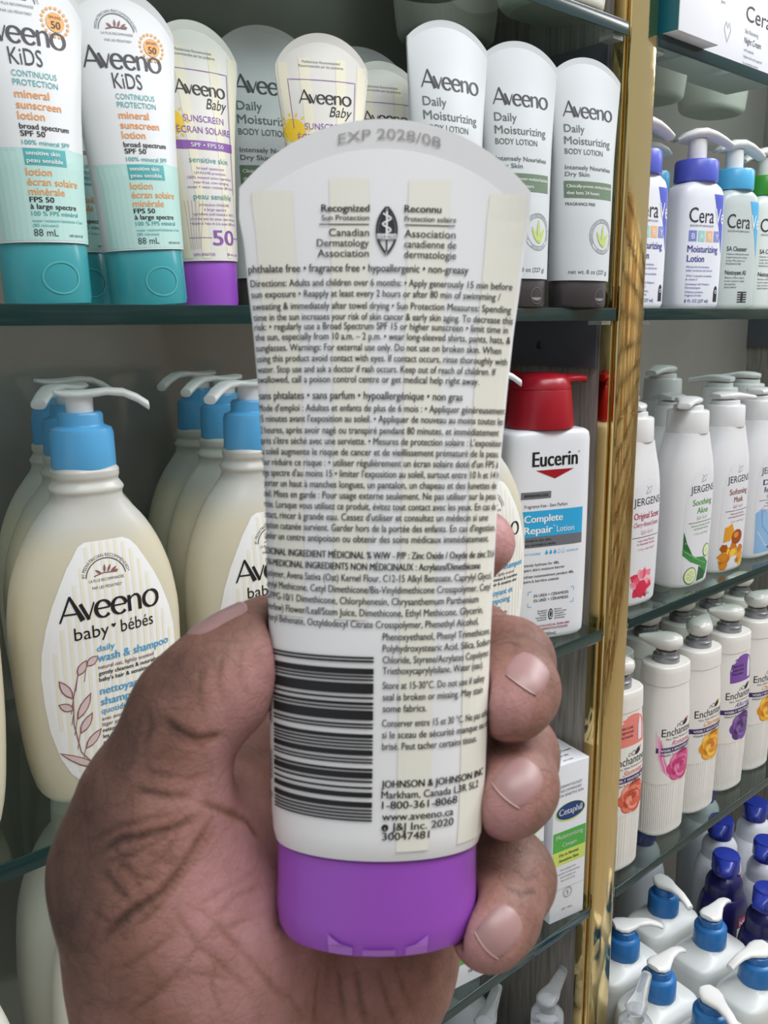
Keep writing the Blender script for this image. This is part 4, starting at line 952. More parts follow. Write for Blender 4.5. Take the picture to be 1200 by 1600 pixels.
# ================================================================== red-topped lotion bottles
CRIMSON = M('a31325', .28); CYAN = M('2fa9dd', .42); SLATE = M('6f7278', .42)
def red_bottle(label, loc, rz, group):
    t = thing('lotion_bottle', label, 'bottle', loc, rz, group)
    sh = Body([(0, .0300, .0185), (.0012, .0345, .0215), (.005, .0368, .0228), (.02, .0372, .0230), (.09, .0378, .0232), (.158, .0376, .0230), (.1645, .0368, .0225), (.1675, .0330, .0208), (.1685, .0220, .0180), (.171, .0205, .0175)], 5)
    b = MB(); sh.mesh(b, M('e9ebf0', .3)); body = b.build('bottle_body', t)
    p = Print(sh.map)
    p.text('Eucerin', -19*mm, 141*mm, 12*mm, INK, w=40*mm, bold=.022)
    p.poly([(-16*mm, 138*mm), (1*mm, 131*mm), (18*mm, 138*mm)], CRIMSON, 2); p.text('®', 21.5*mm, 150*mm, 1.6*mm, INK)
    p.rect(-28*mm, -2*mm, 116*mm, 121.5*mm, SLATE, 1); p.text('NEW/NOUVEAU LOOK', -25.5*mm, 117.6*mm, 2.2*mm, INK, w=21*mm, layer=4, bold=.014)
    p.text('Fragrance free - Sans Parfum', -25*mm, 109*mm, 2.8*mm, M('33353c', .5), w=38*mm)
    p.rect(-28*mm, 28*mm, 86*mm, 106.5*mm, CYAN, 1, nu=14); p.rect(-28*mm, 28*mm, 77.5*mm, 85.8*mm, SLATE, 1, nu=14)
    p.text('Complete', -25*mm, 97.6*mm, 6*mm, WHITE_INK, w=34*mm, bold=.022, layer=4); p.text('Repair', -25*mm, 88.6*mm, 6*mm, WHITE_INK, w=25*mm, bold=.022, layer=4); p.text('Lotion', 4*mm, 88.6*mm, 5*mm, WHITE_INK, w=16*mm, layer=4, bold=-.004); p.text('TM', .3*mm, 93*mm, 1.4*mm, WHITE_INK, layer=4)
    p.text('Normal to dry skin,', -26.5*mm, 82.3*mm, 2.3*mm, INK, w=26*mm, layer=4); p.text('Peau normale à sèche', -26.5*mm, 78.8*mm, 2.3*mm, INK, w=30*mm, layer=4)
    p.text('LIGHT/LÉGÈRE', -27*mm, 71.5*mm, 1.7*mm, CYAN, w=17*mm); p.text('RICH/RICHE', 14*mm, 71.5*mm, 1.7*mm, CYAN, w=11*mm)
    for k in range(5):
        x = -4.5+3.8*k; dr = [((x-1.2)*mm, 72.3*mm), ((x-.8)*mm, 71.2*mm), ((x+.8)*mm, 71.2*mm), ((x+1.2)*mm, 72.3*mm), (x*mm, 75*mm)]
        p.poly(dr, CYAN, 2) if k < 3 else p.stroke(dr+dr[:1], .3*mm, CYAN, 2)
    for k, s_ in enumerate(('Instantly hydrates for 48h,', 'repairs skin\'s moisture barrier', 'Hydrate instantanément pendant 48h,', 'répare la barrière cutanée')): p.text(s_, -26.5*mm, (62.5, 58.6, 53.3, 49.4)[k]*mm, 2.4*mm, M('2d3038', .5), w=(34, 39, 48, 34)[k]*mm, bold=.006)
    p.text('5% UREA + CERAMIDES', 1*mm, 37*mm, 2.4*mm, M('2d3038', .5), w=32*mm, al='c', bold=.008); p.text('5% URÉE + CÉRAMIDES', 1*mm, 33*mm, 2.4*mm, M('2d3038', .5), w=32*mm, al='c', bold=.008)
    for x, z, dx, dz in ((-20, 42, 3, -3), (22, 42, -3, -3), (-20, 29.5, 3, 3), (22, 29.5, -3, 3)): p.stroke([((x+dx)*mm, z*mm), (x*mm, z*mm), (x*mm, (z+dz)*mm)], .45*mm, CYAN)
    p.disc(1*mm, 21.5*mm, 2.2*mm, INK, 4.6*mm, n=20); p.disc(1*mm, 21.5*mm, 1.4*mm, M('e9ebf0', .3), 3.6*mm, n=20, layer=3); p.leaf(1*mm, 18.5*mm, 1*mm, 25*mm, .9*mm, INK, 4)
    for k, (a, c) in enumerate((('Recognized', 'Reconnu'), ('Skin Health', 'Santé de la peau'), ('Canadian', 'Association'), ('Dermatology', 'canadienne de'), ('Association', 'dermatologie'))):
        p.text(a, -2.6*mm, (24.6-1.9*k)*mm, 1.35*mm, INK, al='r', bold=.01, maxw=11*mm); p.text(c, 4.6*mm, (24.6-1.9*k)*mm, 1.35*mm, INK, bold=.01, maxw=11*mm)
    p.text('DERMATOLOGICAL SKINCARE', 1*mm, 11.6*mm, 1.9*mm, CRIMSON, w=36*mm, al='c', bold=.012); p.text('SOINS DERMATOLOGIQUES', 1*mm, 8.8*mm, 1.9*mm, CRIMSON, w=33*mm, al='c', bold=.012); p.text('500mL', 1*mm, 3.8*mm, 3*mm, INK, w=13*mm, al='c')
    p.build('front_print', body)
    b = MB(); b.lathe([(.0265, .1690), (.0268, .1705), (.0240, .1975), (.0236, .1985), (.0002, .1985)], CRIMSON, 48); b.build('collar', t)
    b = MB(); b.lathe([(.0238, .1988), (.0236, .2005), (.0218, .2062), (.0185, .2092), (.010, .2106), (.0002, .2110)], CRIMSON, 48)
    b.spoon([(.006, .2040, .0150, .0045), (.016, .2050, .0125, .0042), (.026, .2055, .0095, .0034), (.034, .2055, .0078, .0030), (.0385, .2048, .0068, .0032), (.039, .2047, .0040, .0016)], CRIMSON, 18, 2.6)
    b.build('pump_head', t)
    return t
Eu = red_bottle('white lotion bottle with a red pump top, standing whole beside the wooden partition', (.5590, .4420, SHELF_B), -20, 'red-topped lotion bottles')
dup(Eu, 'second red-topped bottle, mostly hidden behind the whole one and the held tube', (.5630, .5080, SHELF_B), -14)
# ================================================================== cartons on the lower left shelf
def carton(label, w_, d_, h_, loc, rz, faces, group=None, m=None, bev=.0006):
    t = thing('carton', label, 'box', loc, rz, group)
    b = MB(); b.box(-w_/2, w_/2, 0, d_, 0, h_, m or M('e9ebf0', .3), bev); body = b.build('box_body', t)
    for nm, mp, fn in faces(w_, d_, h_):
        p = Print(mp); fn(p); p.build(nm, body)
    return t
LEAFG, LIME, NAVY = M('54b04a', .4), M('cfe06a', .4), M('1d3f7d', .4)
def oval_logo(p, cx, cz, rx, rz, layer=2):
    p.disc(cx-.0002, cz-.0004, rx*1.07, LIME, rz*1.12, layer=layer); p.disc(cx, cz, rx, NAVY, rz, layer=layer+1)
    p.text('Cetaphil', cx, cz-rz*.30, rz*.78, WHITE_INK, w=rx*1.62, al='c', bold=.02, layer=layer+2)
def cream_faces(w_, d_, h_):
    def front(p):
        for k, s_ in enumerate(('DERMATOLOGIST', 'RECOMMENDED', 'FOR SENSITIVE SKIN')): p.text(s_, 0, h_-(.021+.0042*k), .0026, GREY_INK, w=(.024, .023, .028)[k], al='c')
        oval_logo(p, 0, h_*.70, .0158, .0078)
        p.rect(-w_/2+.001, w_/2-.001, h_*.455, h_*.58, LEAFG, 1); p.rect(-w_/2+.001, w_/2-.001, h_*.365, h_*.455, LIME, 1)
        p.text('Moisturising', 0, h_*.535, .0042, WHITE_INK, w=.030, al='c', bold=.012, layer=4); p.text('Cream', 0, h_*.478, .0042, WHITE_INK, w=.016, al='c', bold=.012, layer=4)
        p.text('Dry to Normal,', 0, h_*.42, .0028, INK, w=.022, al='c', bold=.01, layer=4); p.text('Sensitive Skin', 0, h_*.385, .0028, INK, w=.022, al='c', bold=.01, layer=4)
        for k, s_ in enumerate(('Formulated for', 'smoother & hydrated skin', 'and suitable for', 'face and body')): p.text(s_, 0, h_*(.325-.024*k), .0018, GREY_INK, w=(.018, .026, .018, .016)[k], al='c')
        p.ring(0, h_*.17, .0050, .0003, GREY_INK); p.ring(0, h_*.17, .0040, .0003, GREY_INK); p.text('5', 0, h_*.155, .0046, GREY_INK, al='c')
        p.text('NET 100 g', 0, h_*.06, .0022, GREY_INK, w=.012, al='c')
        p.stroke([(-w_/2+.001, h_*.205), (w_/2-.001, h_*.205)], .0002, GREY_INK)
    def top(p):
        oval_logo(p, 0, d_*.70, .0125, .0052); p.text('Moisturising Cream', 0, d_*.36, .0030, LEAFG, w=.030, al='c', bold=.008); p.text('NEW SIZE', 0, d_*.22, .0022, INK, al='c'); p.text('DRY SKIN', 0, d_*.08, .0018, INK, al='c')
    return [('front_print', plane_map((0, 0, 0), (1, 0, 0), (0, 0, 1)), front), ('lid_print', plane_map((0, 0, h_), (1, 0, 0), (0, 1, 0)), top)]
carton('white cream carton with an oval navy mark and green band, beside the wooden partition', .0385, .050, .147, (.5765, .4110, SHELF_C), -11, cream_faces, 'green-banded cream cartons')
carton('second cream carton, left of the one beside the partition and half behind the hand', .0385, .046, .140, (.5330, .4220, SHELF_C), -9, cream_faces, 'green-banded cream cartons')
def tub_faces(w_, d_, h_):
    def front(p):
        oval_logo(p, .012, h_*.75, .022, .010); p.text('NET WT. 20 OZ (566 g)', w_/2-.040, h_*.14, .0032, INK, w=.036); p.rect(-w_/2, w_/2, h_*.3, h_*.5, LEAFG, 1)
    return [('front_print', plane_map((0, 0, 0), (1, 0, 0), (0, 0, 1)), front)]
carton('low white carton lettered with a net weight, seen below the purple cap', .095, .07, .062, (.4480, .4160, SHELF_C), -9, tub_faces)

# ================================================================== plain bottles with mostly hidden tops
def pearl(label, loc, rz, group, name='lotion_bottle', h=1.0, m=None, cap=True):
    t = thing(name, label, 'bottle', loc, rz, group)
    sh = Body([(0, .030, .022), (.0015, .036, .026), (.006, .040, .028), (.05, .0445, .030), (.10, .046, .0305), (.145, .043, .029), (.175, .035, .026), (.195, .024, .020), (.203, .017, .0165), (.214, .0165, .0165)], 2.5)
    sh.z = sh.z*h
    b = MB(); sh.mesh(b, m or M('e6e4da', .32)); b.build('bottle_body', t)
    if cap:
        b = MB(); b.lathe([(.0160, .213*h), (.0168, .2135*h), (.0166, .232*h), (.015, .2335*h), (.0002, .234*h)], M('f0f0ee', .3), 32); b.build('cap', t)
    return t
Cb = pearl('cream bottle on the lowest shelf at the left, against the edge of the hand', (.1960, .4500, SHELF_C), -4, 'cream bottles below the wash bottles')
for lab, x, y_ in (('cream bottle second from the front below the wash bottles', .1990, .5140), ('rearmost cream bottle below the wash bottles', .2900, .5350), ('cream bottle in the bottom left corner, nearest of its row', .0790, .4350), ('cream bottle behind the one in the bottom left corner', .0850, .5000)):
    dup(Cb, lab, (x, y_, SHELF_C), -2)
Db = pearl('white bottle on the top left shelf, seen from below near the brass post', (.5480, .4330, SHELF_D), -6, 'white bottles seen from below through the top shelf', h=.9)
for lab, x, y_ in (('white bottle seen from below through the glass, second from the brass post', .4430, .4560), ('white bottle seen from below above the arched tops at centre', .3480, .4620), ('white bottle seen from below above the tube with the purple 50', .2550, .4600), ('white bottle seen from below, furthest from the brass post', .1600, .4600), ('white bottle seen from below in the back corner of the top shelf', .5420, .5300)):
    dup(Db, lab, (x, y_, SHELF_D), -4)

# ================================================================== translucent pump bottles at the bottom
def frosted():
    m, nt, p, N, Lk = nodes('clear_plastic')
    p.inputs['Base Color'].default_value = (*lin('eef1f4'), 1); p.inputs['Roughness'].default_value = .12
    p.inputs['Transmission Weight'].default_value = .75; p.inputs['IOR'].default_value = 1.3
    return m
CLEAR = frosted()
def clear_pump(label, loc, rz, group, spin):
    t = thing('pump_bottle', label, 'bottle', loc, rz, group)
    sh = Body([(0, .022, .020), (.002, .0255, .0235), (.01, .0275, .0250), (.08, .0285, .0258), (.125, .0270, .0250), (.150, .0205, .0200), (.158, .0150, .0150), (.163, .0140, .0140)], 2.3)
    b = MB(); sh.mesh(b, M('dfe3e8', .3)); body = b.build('bottle_body', t)
    p = Print(sh.map); p.rect(-.020, .020, .105, .128, M('232a5c', .4), 1); p.text('100', -.004, .112, .009, WHITE_INK, layer=4, bold=.02); p.build('front_label', body)
    b = MB(); b.lathe([(.0142, .1620), (.0150, .1625), (.0148, .1830), (.0135, .1850), (.0075, .1870), (.0070, .1960), (.0002, .1962)], CLEAR, 32); b.build('collar', t)
    b = MB(); b.spoon([(-.0105, .1985, .0006, .0006), (-.0098, .1985, .0065, .0026), (-.004, .1990, .0098, .0036), (.004, .1995, .0092, .0040), (.012, .2010, .0066, .0042), (.022, .2050, .0054, .0040), (.032, .2095, .0048, .0036), (.0335, .2100, .0020, .0014)], CLEAR, 18)
    h = b.build('pump_head', t); h.rotation_euler = (0, 0, R(spin))
    return t
P0 = clear_pump('white bottle with a clear pump beside the brass post, spout raised to the right', (.5770, .4280, DECK), -10, 'white bottles with clear pumps', 20)
for lab, x, y_, sp in (('white bottle with a clear pump under the green-banded cartons', .5150, .4480, 30), ('white bottle with a clear pump furthest back by the wooden partition', .5600, .5150, 40), ('clear-pumped bottle at the foot of the brass post', .6270, .3680, 25), ('clear-pumped bottle below the low white carton', .4480, .4560, 60)):
    dup(P0, lab, (x, y_, DECK), -8, spin=sp)

# ================================================================== right bay, top: cartons
def skin_faces(kind):
    def faces(w_, d_, h_):
        def front(p):
            if kind == 0:
                for k in range(5): p.rect(-w_*.36, w_*(.1+.05*(k % 3)), h_*.55-.0045*k, h_*.55-.0045*k+.0012, M('9fc4c6', .4), 1, nv=1)
                p.text('Hydrating', -w_*.36, h_*.62, .004, M('7fb0b4', .4), w=.022)
            elif kind == 1:
                for k, s_ in enumerate(('DIRECTIONS: Apply liberally', 'as often as needed, or', 'as directed by a', 'physician.', 'Developed with', 'dermatologists', 'Fragrance free', 'Non-comedogenic')): p.text(s_, -w_*.42, h_*.72-.0062*k, .0028, GREY_INK, maxw=w_*.8)
                p.stroke([(w_*.02, h_*.20), (w_*.10, h_*.12), (w_*.18, h_*.20), (w_*.14, h_*.25), (w_*.10, h_*.21), (w_*.06, h_*.25), (w_*.02, h_*.20)], .0005, GREY_INK)
            else:
                p.poly([(w_*.20, h_*.98), (w_*.49, h_*.98), (w_*.49, h_*.02)], PLUM, 1)
                p.text('Cera', -w_*.44, h_*.66, .013, INK, w=w_*.64, bold=-.004); p.text('Ve', w_*.23, h_*.66, .013, WHITE_INK, w=w_*.24, layer=4)
                p.text('Skin Renewing', -w_*.44, h_*.50, .0036, GREY_INK, w=.024); p.text('Night Cream', -w_*.44, h_*.37, .0052, INK, w=.030)
                for k, s_ in enumerate(('with peptides', 'Softens skin and supports', 'its protective barrier', 'NET WT 1.7 OZ (48 g)')): p.text(s_, -w_*.44, h_*.27-.0052*k, .0024, GREY_INK, maxw=w_*.72)
        out = [('front_print', plane_map((0, 0, 0), (1, 0, 0), (0, 0, 1)), front)]
        if kind == 0:
            out.append(('side_panel', plane_map((-w_/2, d_, 0), (0, -1, 0), (0, 0, 1)), lambda p: p.rect(.0006, d_-.0006, .0006, h_-.0006, M('1d6c7c', .35), 0)))
        return out
    return faces
carton('white carton with a dark teal side, right against the brass post', .059, .045, .115, (.6780, .3930, SHELF_D+.0003), 0, skin_faces(0))
carton('white carton with small grey print, between the teal-sided and the purple-cornered ones', .066, .045, .118, (.7440, .4100, SHELF_D), 0, skin_faces(1))
carton('low white carton with a purple corner and large dark lettering', .072, .050, .062, (.8250, .4170, SHELF_D), 0, skin_faces(2))
carton('white carton lying on top of the purple-cornered one', .072, .048, .052, (.8260, .4210, SHELF_D+.0622), 2, skin_faces(1))
for i, (lab, x, y_) in enumerate((('round white bottle behind the teal-sided carton, seen from below', .7150, .5200), ('round white bottle seen from below behind the purple-cornered carton', .8250, .5300), ('round white bottle seen from below, furthest along the topmost shelf', .9300, .5200))):
    dup(Db, lab, (x, y_, SHELF_D), 0, group='white bottles seen from below on the topmost shelf')

# ================================================================== right bay: small pump bottles
PERI, AQUA, LEAF2 = M('5a66cf', .28), M('55b4e4', .28), M('3f9a35', .28)
def small_pump(label, loc, rz, group, col, body_m, kind, spin):
    t = thing('pump_bottle', label, 'bottle', loc, rz, group)
    sh = Body([(0, .0215, .0130), (.0012, .0245, .0155), (.005, .0258, .0165), (.05, .0262, .0168), (.092, .0258, .0165), (.1005, .0235, .0155), (.1045, .0185, .0140), (.1065, .0150, .0130)], 3.4)
    b = MB(); sh.mesh(b, body_m); body = b.build('bottle_body', t)
    p = Print(sh.map)
    if kind < 3:
        tri = (PERI, AQUA, None)[kind]
        if tri: p.poly([(6.5*mm, 96*mm), (20*mm, 96*mm), (20*mm, 46*mm)], tri, 1)
        ink = M('2b2b33', .45); vi = M('3c3f9c', .45) if kind == 0 else ink
        p.text('Cera', -20*mm, 72*mm, 13*mm, ink, w=27*mm); p.text('Ve', 8.6*mm, 72*mm, 13*mm, WHITE_INK if tri else ink, w=12.5*mm, layer=4)
        p.text('DEVELOPED WITH DERMATOLOGISTS', -19*mm, 68.6*mm, 1.7*mm, ink, w=26*mm)
        if kind == 0:
            for k, (c, q) in enumerate(zip('BABY', ('7e8bd0', '9ed3d0', 'f0bf8b', '8f97d6'))):
                p.rect((-19.5+9.2*k)*mm, (-12+9.2*k)*mm, 56.5*mm, 65.5*mm, M(q, .45), 1, nv=1, nu=3); p.text(c, (-15.7+9.2*k)*mm, 58.6*mm, 4.8*mm, WHITE_INK, al='c', layer=4)
            p.text('Moisturizing', -20*mm, 47.5*mm, 6*mm, vi, w=34*mm, bold=.012); p.text('Lotion', -20*mm, 39.5*mm, 6*mm, vi, w=18*mm, bold=.012)
            for k, s_ in enumerate(('Moisturizes & maintains', 'baby\'s protective skin barrier', 'With 3 essential ceramides', '& vitamin E', 'Developed with Pediatric', 'Dermatologists', 'Without parabens,', 'fragrance & dyes')): p.text(s_, -20*mm, (34.5, 31.5, 27, 24, 20, 17, 13.4, 10.6)[k]*mm, 1.9*mm, vi, maxw=29*mm)
            p.text('8 FL OZ (237 ml)', -20*mm, 5.4*mm, 2.8*mm, vi, w=26*mm, bold=.008)
            p.area([(6*mm, 12.5*mm, 18*mm), (14*mm, 12.5*mm, 18*mm), (18*mm, 13.2*mm, 17.3*mm), (19.5*mm, 14.6*mm, 15.9*mm)], M('26283a', .45), 1, 4); p.ring(15.2*mm, 14.6*mm, 1.3*mm, .5*mm, WHITE_INK, layer=4)
        else:
            p.text('SA Cleanser', -19*mm, 52*mm, 4.2*mm, ink, w=24*mm, bold=.012)
            for k in range(4): p.text(('Cleanses, exfoliates & smooths', 'rough & bumpy skin without', 'drying. With salicylic acid', 'FRAGRANCE FREE')[k], -19*mm, (48.6-2.9*k)*mm, 1.6*mm, ink, maxw=30*mm)
            p.text('Nettoyant AS', -19*mm, 31*mm, 4.2*mm, ink, w=25*mm, bold=.012)
            for k in range(4): p.text(('Nettoie, exfolie et adoucit', 'la peau rugueuse et inégale', 'sans dessécher', 'SANS PARFUM')[k], -19*mm, (27.6-2.9*k)*mm, 1.6*mm, ink, maxw=30*mm)
            for k in range(5): p.rect(-3*mm, 9*mm, (6+2.2*k)*mm, (7.1+2.2*k)*mm, ink, 1, nv=1, nu=4)
            p.disc(3*mm, 11*mm, 1.3*mm, ink, 5*mm, layer=3)
    p.build('front_print', body)
    b = MB(); b.lathe([(.0150, .1062), (.0182, .1066), (.0186, .1078), (.0184, .1228), (.0172, .1246), (.0085, .1250), (.0002, .1250)], col, 40); b.build('collar', t)
    b = MB(); b.lathe([(.0080, .1245), (.0078, .1420)], PUMPWHITE, 24); b.build('stem', t)
    b = MB()
    b.spoon([(-.0205, .1405, .0010, .0008), (-.0195, .1410, .0070, .0018), (-.013, .1440, .0105, .0034), (-.004, .1462, .0120, .0046), (.005, .1468, .0115, .0046), (.014, .1448, .0098, .0038), (.022, .1412, .0082, .0032), (.029, .1370, .0066, .0026), (.0296, .1366, .0030, .0012)], PUMPWHITE, 20, 2.3)
    h = b.build('pump_head', t); h.rotation_euler = (0, 0, R(spin))
    return t
CG = 'small pump bottles with a coloured corner'
S0 = small_pump('small white pump bottle with a violet-blue collar, whole, second from the brass post', (.7500, .4300, SHELF_A), -14, CG, PERI, M('e8ebf4', .3), 0, -25)
dup(S0, 'small white pump bottle with a violet-blue collar, partly covered by the brass post', (.6705, .4360, SHELF_A), -8, spin=-15)
small_pump('small translucent grey pump bottle with a sky-blue collar', (.8230, .4340, SHELF_A), -14, CG, AQUA, M('c4cfcd', .25), 1, -10)
small_pump('small pump bottle with a green collar at the right border', (.8850, .4340, SHELF_A), -12, CG, LEAF2, M('dfe8e4', .3), 2, 170)
small_pump('small pump bottle in the gap behind the violet-blue collared ones', (.7720, .4900, SHELF_A), 0, CG, AQUA, M('cfd8d8', .3), 3, 160)

# ================================================================== right bay: pearly lotion bottles with pictures
PEARL = M('e4e4e6', .24)
def picture_bottle(label, loc, rz, group, kind, spin):
    t = thing('lotion_bottle', label, 'bottle', loc, rz, group)
    sh = Body([(0, .0240, .0160), (.0012, .0275, .0190), (.005, .0290, .0205), (.03, .0300, .0212), (.08, .0305, .0215), (.105, .0298, .0212), (.122, .0270, .0202), (.134, .0232, .0190), (.143, .0205, .0182), (.1465, .0196, .0180)], 2.9)
    b = MB(); sh.mesh(b, PEARL); body = b.build('bottle_body', t)
    p = Print(sh.map); ink = M('2c2c30', .45)
    if kind >= 0:
        p.area([(z*mm, -r_*mm, r_*mm) for z, r_ in ((4, 22), (30, 23), (60, 23.5), (85, 22.5), (98, 20), (108, 15), (114, 8), (116, 2))], M('dedee2', .4), 0, 16)
        p.text('JERGENS', 0, 92*mm, 7*mm, ink, w=38*mm, al='c'); p.leaf(-4*mm, 101.5*mm, 5*mm, 108*mm, 2.2*mm, M('9a9aa0', .4)); p.stroke([(3*mm, 102*mm), (-3*mm, 109*mm)], .4*mm, M('9a9aa0', .4)); p.leaf(-3.4*mm, 102.2*mm, 4.4*mm, 107.4*mm, 1.5*mm, M('dedee2', .4), 3)
        col, l1, l2 = ((M('b01e4c', .45), 'Original Scent', 'Cherry Almond Essence'), (M('4f9c3c', .45), 'Soothing', 'Aloe'), (M('8c4a38', .45), 'Softening', 'Musk'), (M('1f2c63', .45), 'Deep', 'Restoring'))[kind]
        if kind == 0: p.text(l1, 0, 80*mm, 6*mm, col, w=36*mm, al='c', bold=.014); p.text(l2, 0, 73*mm, 4.4*mm, col, w=36*mm, al='c', shear=.4)
        else: p.text(l1, 0, 80*mm, 6*mm, col, w=31*mm, al='c', bold=.014); p.text(l2, 0, 72*mm, 6*mm, col, w=(18, 18, 16, 26)[kind]*mm, al='c', bold=.014)
        p.text('\u0627\u0644\u0639\u0646\u0627\u064a\u0629 \u0628\u0627\u0644\u0628\u0634\u0631\u0629', 0, 67*mm, 3*mm, col, w=18*mm, al='c')
        p.stroke([(-19*mm, 63.5*mm), (19*mm, 63.5*mm)], .5*mm, ink)
        for k, s_ in enumerate((('Long Lasting Moisture', 'for Beautifully Soft Skin'), ('Hydrates & Soothes Dry Skin', 'with Essential Vitamins'), ('Moisturizes & Softens', 'with Beautiful Musk Extract'), ('with Shea Butter', 'for visibly firmer skin'))[kind]): p.text(s_, 0, (59.5-3.2*k)*mm, 2.0*mm, col, al='c', maxw=36*mm)
        p.text('\u062a\u0631\u0637\u064a\u0628 \u064a\u062f\u0648\u0645 \u0637\u0648\u064a\u0644\u0627', 0, 52*mm, 2.0*mm, col, w=24*mm, al='c')
        rr = random.Random(11+kind)
        if kind == 0:
            for k in range(26):
                a, q = rr.random()*6.28, rr.random(); c = ('f0a7b6', 'ea7f95', 'e2546f', 'f5c5cc', 'd8324f')[k % 5]
                p.leaf((-4+3*math.cos(a))*mm, (22+3*math.sin(a))*mm, (-4+(10+7*q)*math.cos(a))*mm, (22+(12+8*q)*math.sin(a))*mm, (3+2*q)*mm, M(c, .4), 1+k*.1)
            p.disc(-4*mm, 16*mm, 8*mm, M('d3264a', .4), layer=4); p.text('400 ml', 4*mm, 9*mm, 2.4*mm, ink, al='c', layer=6)
        if kind == 1:
            p.poly([(-23*mm, 56*mm), (-19*mm, 44*mm), (-12*mm, 33*mm), (-16*mm, 30*mm), (-23*mm, 34*mm)], M('2f6a3c', .4), 1)
            p.poly([(-23*mm, 40*mm), (-8*mm, 30*mm), (8*mm, 28*mm), (17*mm, 21*mm), (14*mm, 10*mm), (2*mm, 20*mm), (-14*mm, 26*mm), (-23*mm, 33*mm)], M('3f8a48', .4), 2); p.stroke([(-22*mm, 37*mm), (-6*mm, 28*mm), (12*mm, 21*mm)], .9*mm, M('6fb46a', .4), 3)
            p.poly([(0, 20*mm), (14*mm, 12*mm), (11*mm, 6*mm), (-2*mm, 5*mm)], M('2c6236', .4), 2)
            for x, z, r_ in ((-12, 12, 8.5), (12, 34, 6.5)): p.disc(x*mm, z*mm, r_*mm, M('3f7a3c', .4), layer=3); p.disc(x*mm, z*mm, (r_-.9)*mm, M('dfe9b8', .4), layer=4); p.disc(x*mm, z*mm, (r_-3.6)*mm, M('c6da92', .4), layer=5); [p.leaf((x+.8*math.cos(q))*mm, (z+.8*math.sin(q))*mm, (x+(r_-3)*math.cos(q))*mm, (z+(r_-3)*math.sin(q))*mm, .5*mm, M('f0f4d8', .4), 6) for q in (0, 1.05, 2.1, 3.14, 4.2, 5.24)]
        if kind == 2:
            for k in range(22):
                c = ('c9741e', 'e3a02c', 'a85512', 'f0c343', 'd88a24')[k % 5]; x, z = rr.uniform(-18, 16), rr.uniform(7, 30)
                p.poly([((x+rr.uniform(4, 7)*math.cos(R(60*i)))*mm, (z+rr.uniform(3.4, 6)*math.sin(R(60*i)))*mm) for i in range(6)], M(c, .3), 1+k*.1)
            p.poly([(-18*mm, 47*mm), (-8*mm, 51*mm), (-4*mm, 43*mm), (-10*mm, 33*mm), (-19*mm, 32*mm)], M('dd9a2b', .3), 3); p.disc(2*mm, 36*mm, 9.5*mm, M('a14a17', .25), 7.5*mm, layer=4); p.disc(0, 38*mm, 4.5*mm, M('d98a3c', .25), 3*mm, layer=5)
        if kind == 3:
            p.poly([(-22*mm, 50*mm), (-14*mm, 56*mm), (-6*mm, 51*mm), (20*mm, 44*mm), (20*mm, 6*mm), (-20*mm, 6*mm)], M('8fb7dd', .4), 1); p.stroke([(-14*mm, 54*mm), (-12*mm, 36*mm), (2*mm, 24*mm), (14*mm, 22*mm)], 1.2*mm, M('6d9bcc', .4), 2); p.stroke([(-18*mm, 30*mm), (-4*mm, 14*mm), (14*mm, 10*mm)], 1.5*mm, M('b9d3ec', .4), 2); p.text('400 ml', 6*mm, 10*mm, 3.4*mm, M('1f2c63', .45), al='c', layer=4)
        p.build('front_print', body)
    pw = M('dcdcdc', .26)
    b = MB(); b.lathe([(.0180, .1460), (.0194, .1464), (.0196, .1480), (.0190, .1660), (.0180, .1672), (.0138, .1678), (.0136, .1712), (.0128, .1718), (.0002, .1718)], pw, 40); b.build('collar', t)
    b = MB(); b.spoon([(-.0145, .1755, .0008, .0008), (-.0135, .1755, .0085, .0026), (-.007, .1760, .0122, .0036), (.002, .1764, .0125, .0038), (.010, .1762, .0100, .0036), (.018, .1752, .0076, .0032), (.028, .1738, .0064, .0028), (.0335, .1732, .0058, .0026), (.034, .1732, .0026, .0012)], pw, 20, 2.6)
    h = b.build('pump_head', t); h.rotation_euler = (0, 0, R(spin))
    return t
JG = 'pearly lotion bottles with cream pumps'
picture_bottle('pearly lotion bottle with pink blossom picture, cut off by the brass post', (.6850, .4400, SHELF_B), -2, JG, 0, 30)
picture_bottle('pearly lotion bottle with a green aloe and cucumber picture', (.7740, .4370, SHELF_B), -2, JG, 1, 205)
picture_bottle('pearly lotion bottle with an amber stones picture', (.8480, .4390, SHELF_B), -3, JG, 2, -18)
picture_bottle('pearly lotion bottle with a blue picture at the right border', (.9260, .4420, SHELF_B), -4, JG, 3, 10)
J0 = picture_bottle('plain pearly bottle behind the green aloe one, its flat spout pointing left', (.8900, .5350, SHELF_B), 0, JG, -1, 190)
J0.scale = (1.06, 1.06, 1.12)
for lab, x, y_, sp, k in (('plain pearly bottle behind the amber stones one, its pump lid seen face on', .9350, .4920, 100, 1.06), ('plain pearly bottle third along the back row, left of the blue picture bottle', 1.0100, .4980, 110, 1.06), ('plain pearly bottle just behind the pink blossom one', .7550, .4920, 20, 1), ('plain pearly bottle furthest back behind the brass post', .8050, .5450, 15, 1.02), ('plain pearly bottle between the aloe and amber stones ones', .8350, .4900, 60, .98)):
    o = dup(J0, lab, (x, y_, SHELF_B), 0, spin=sp); o.scale = (1, 1, k)

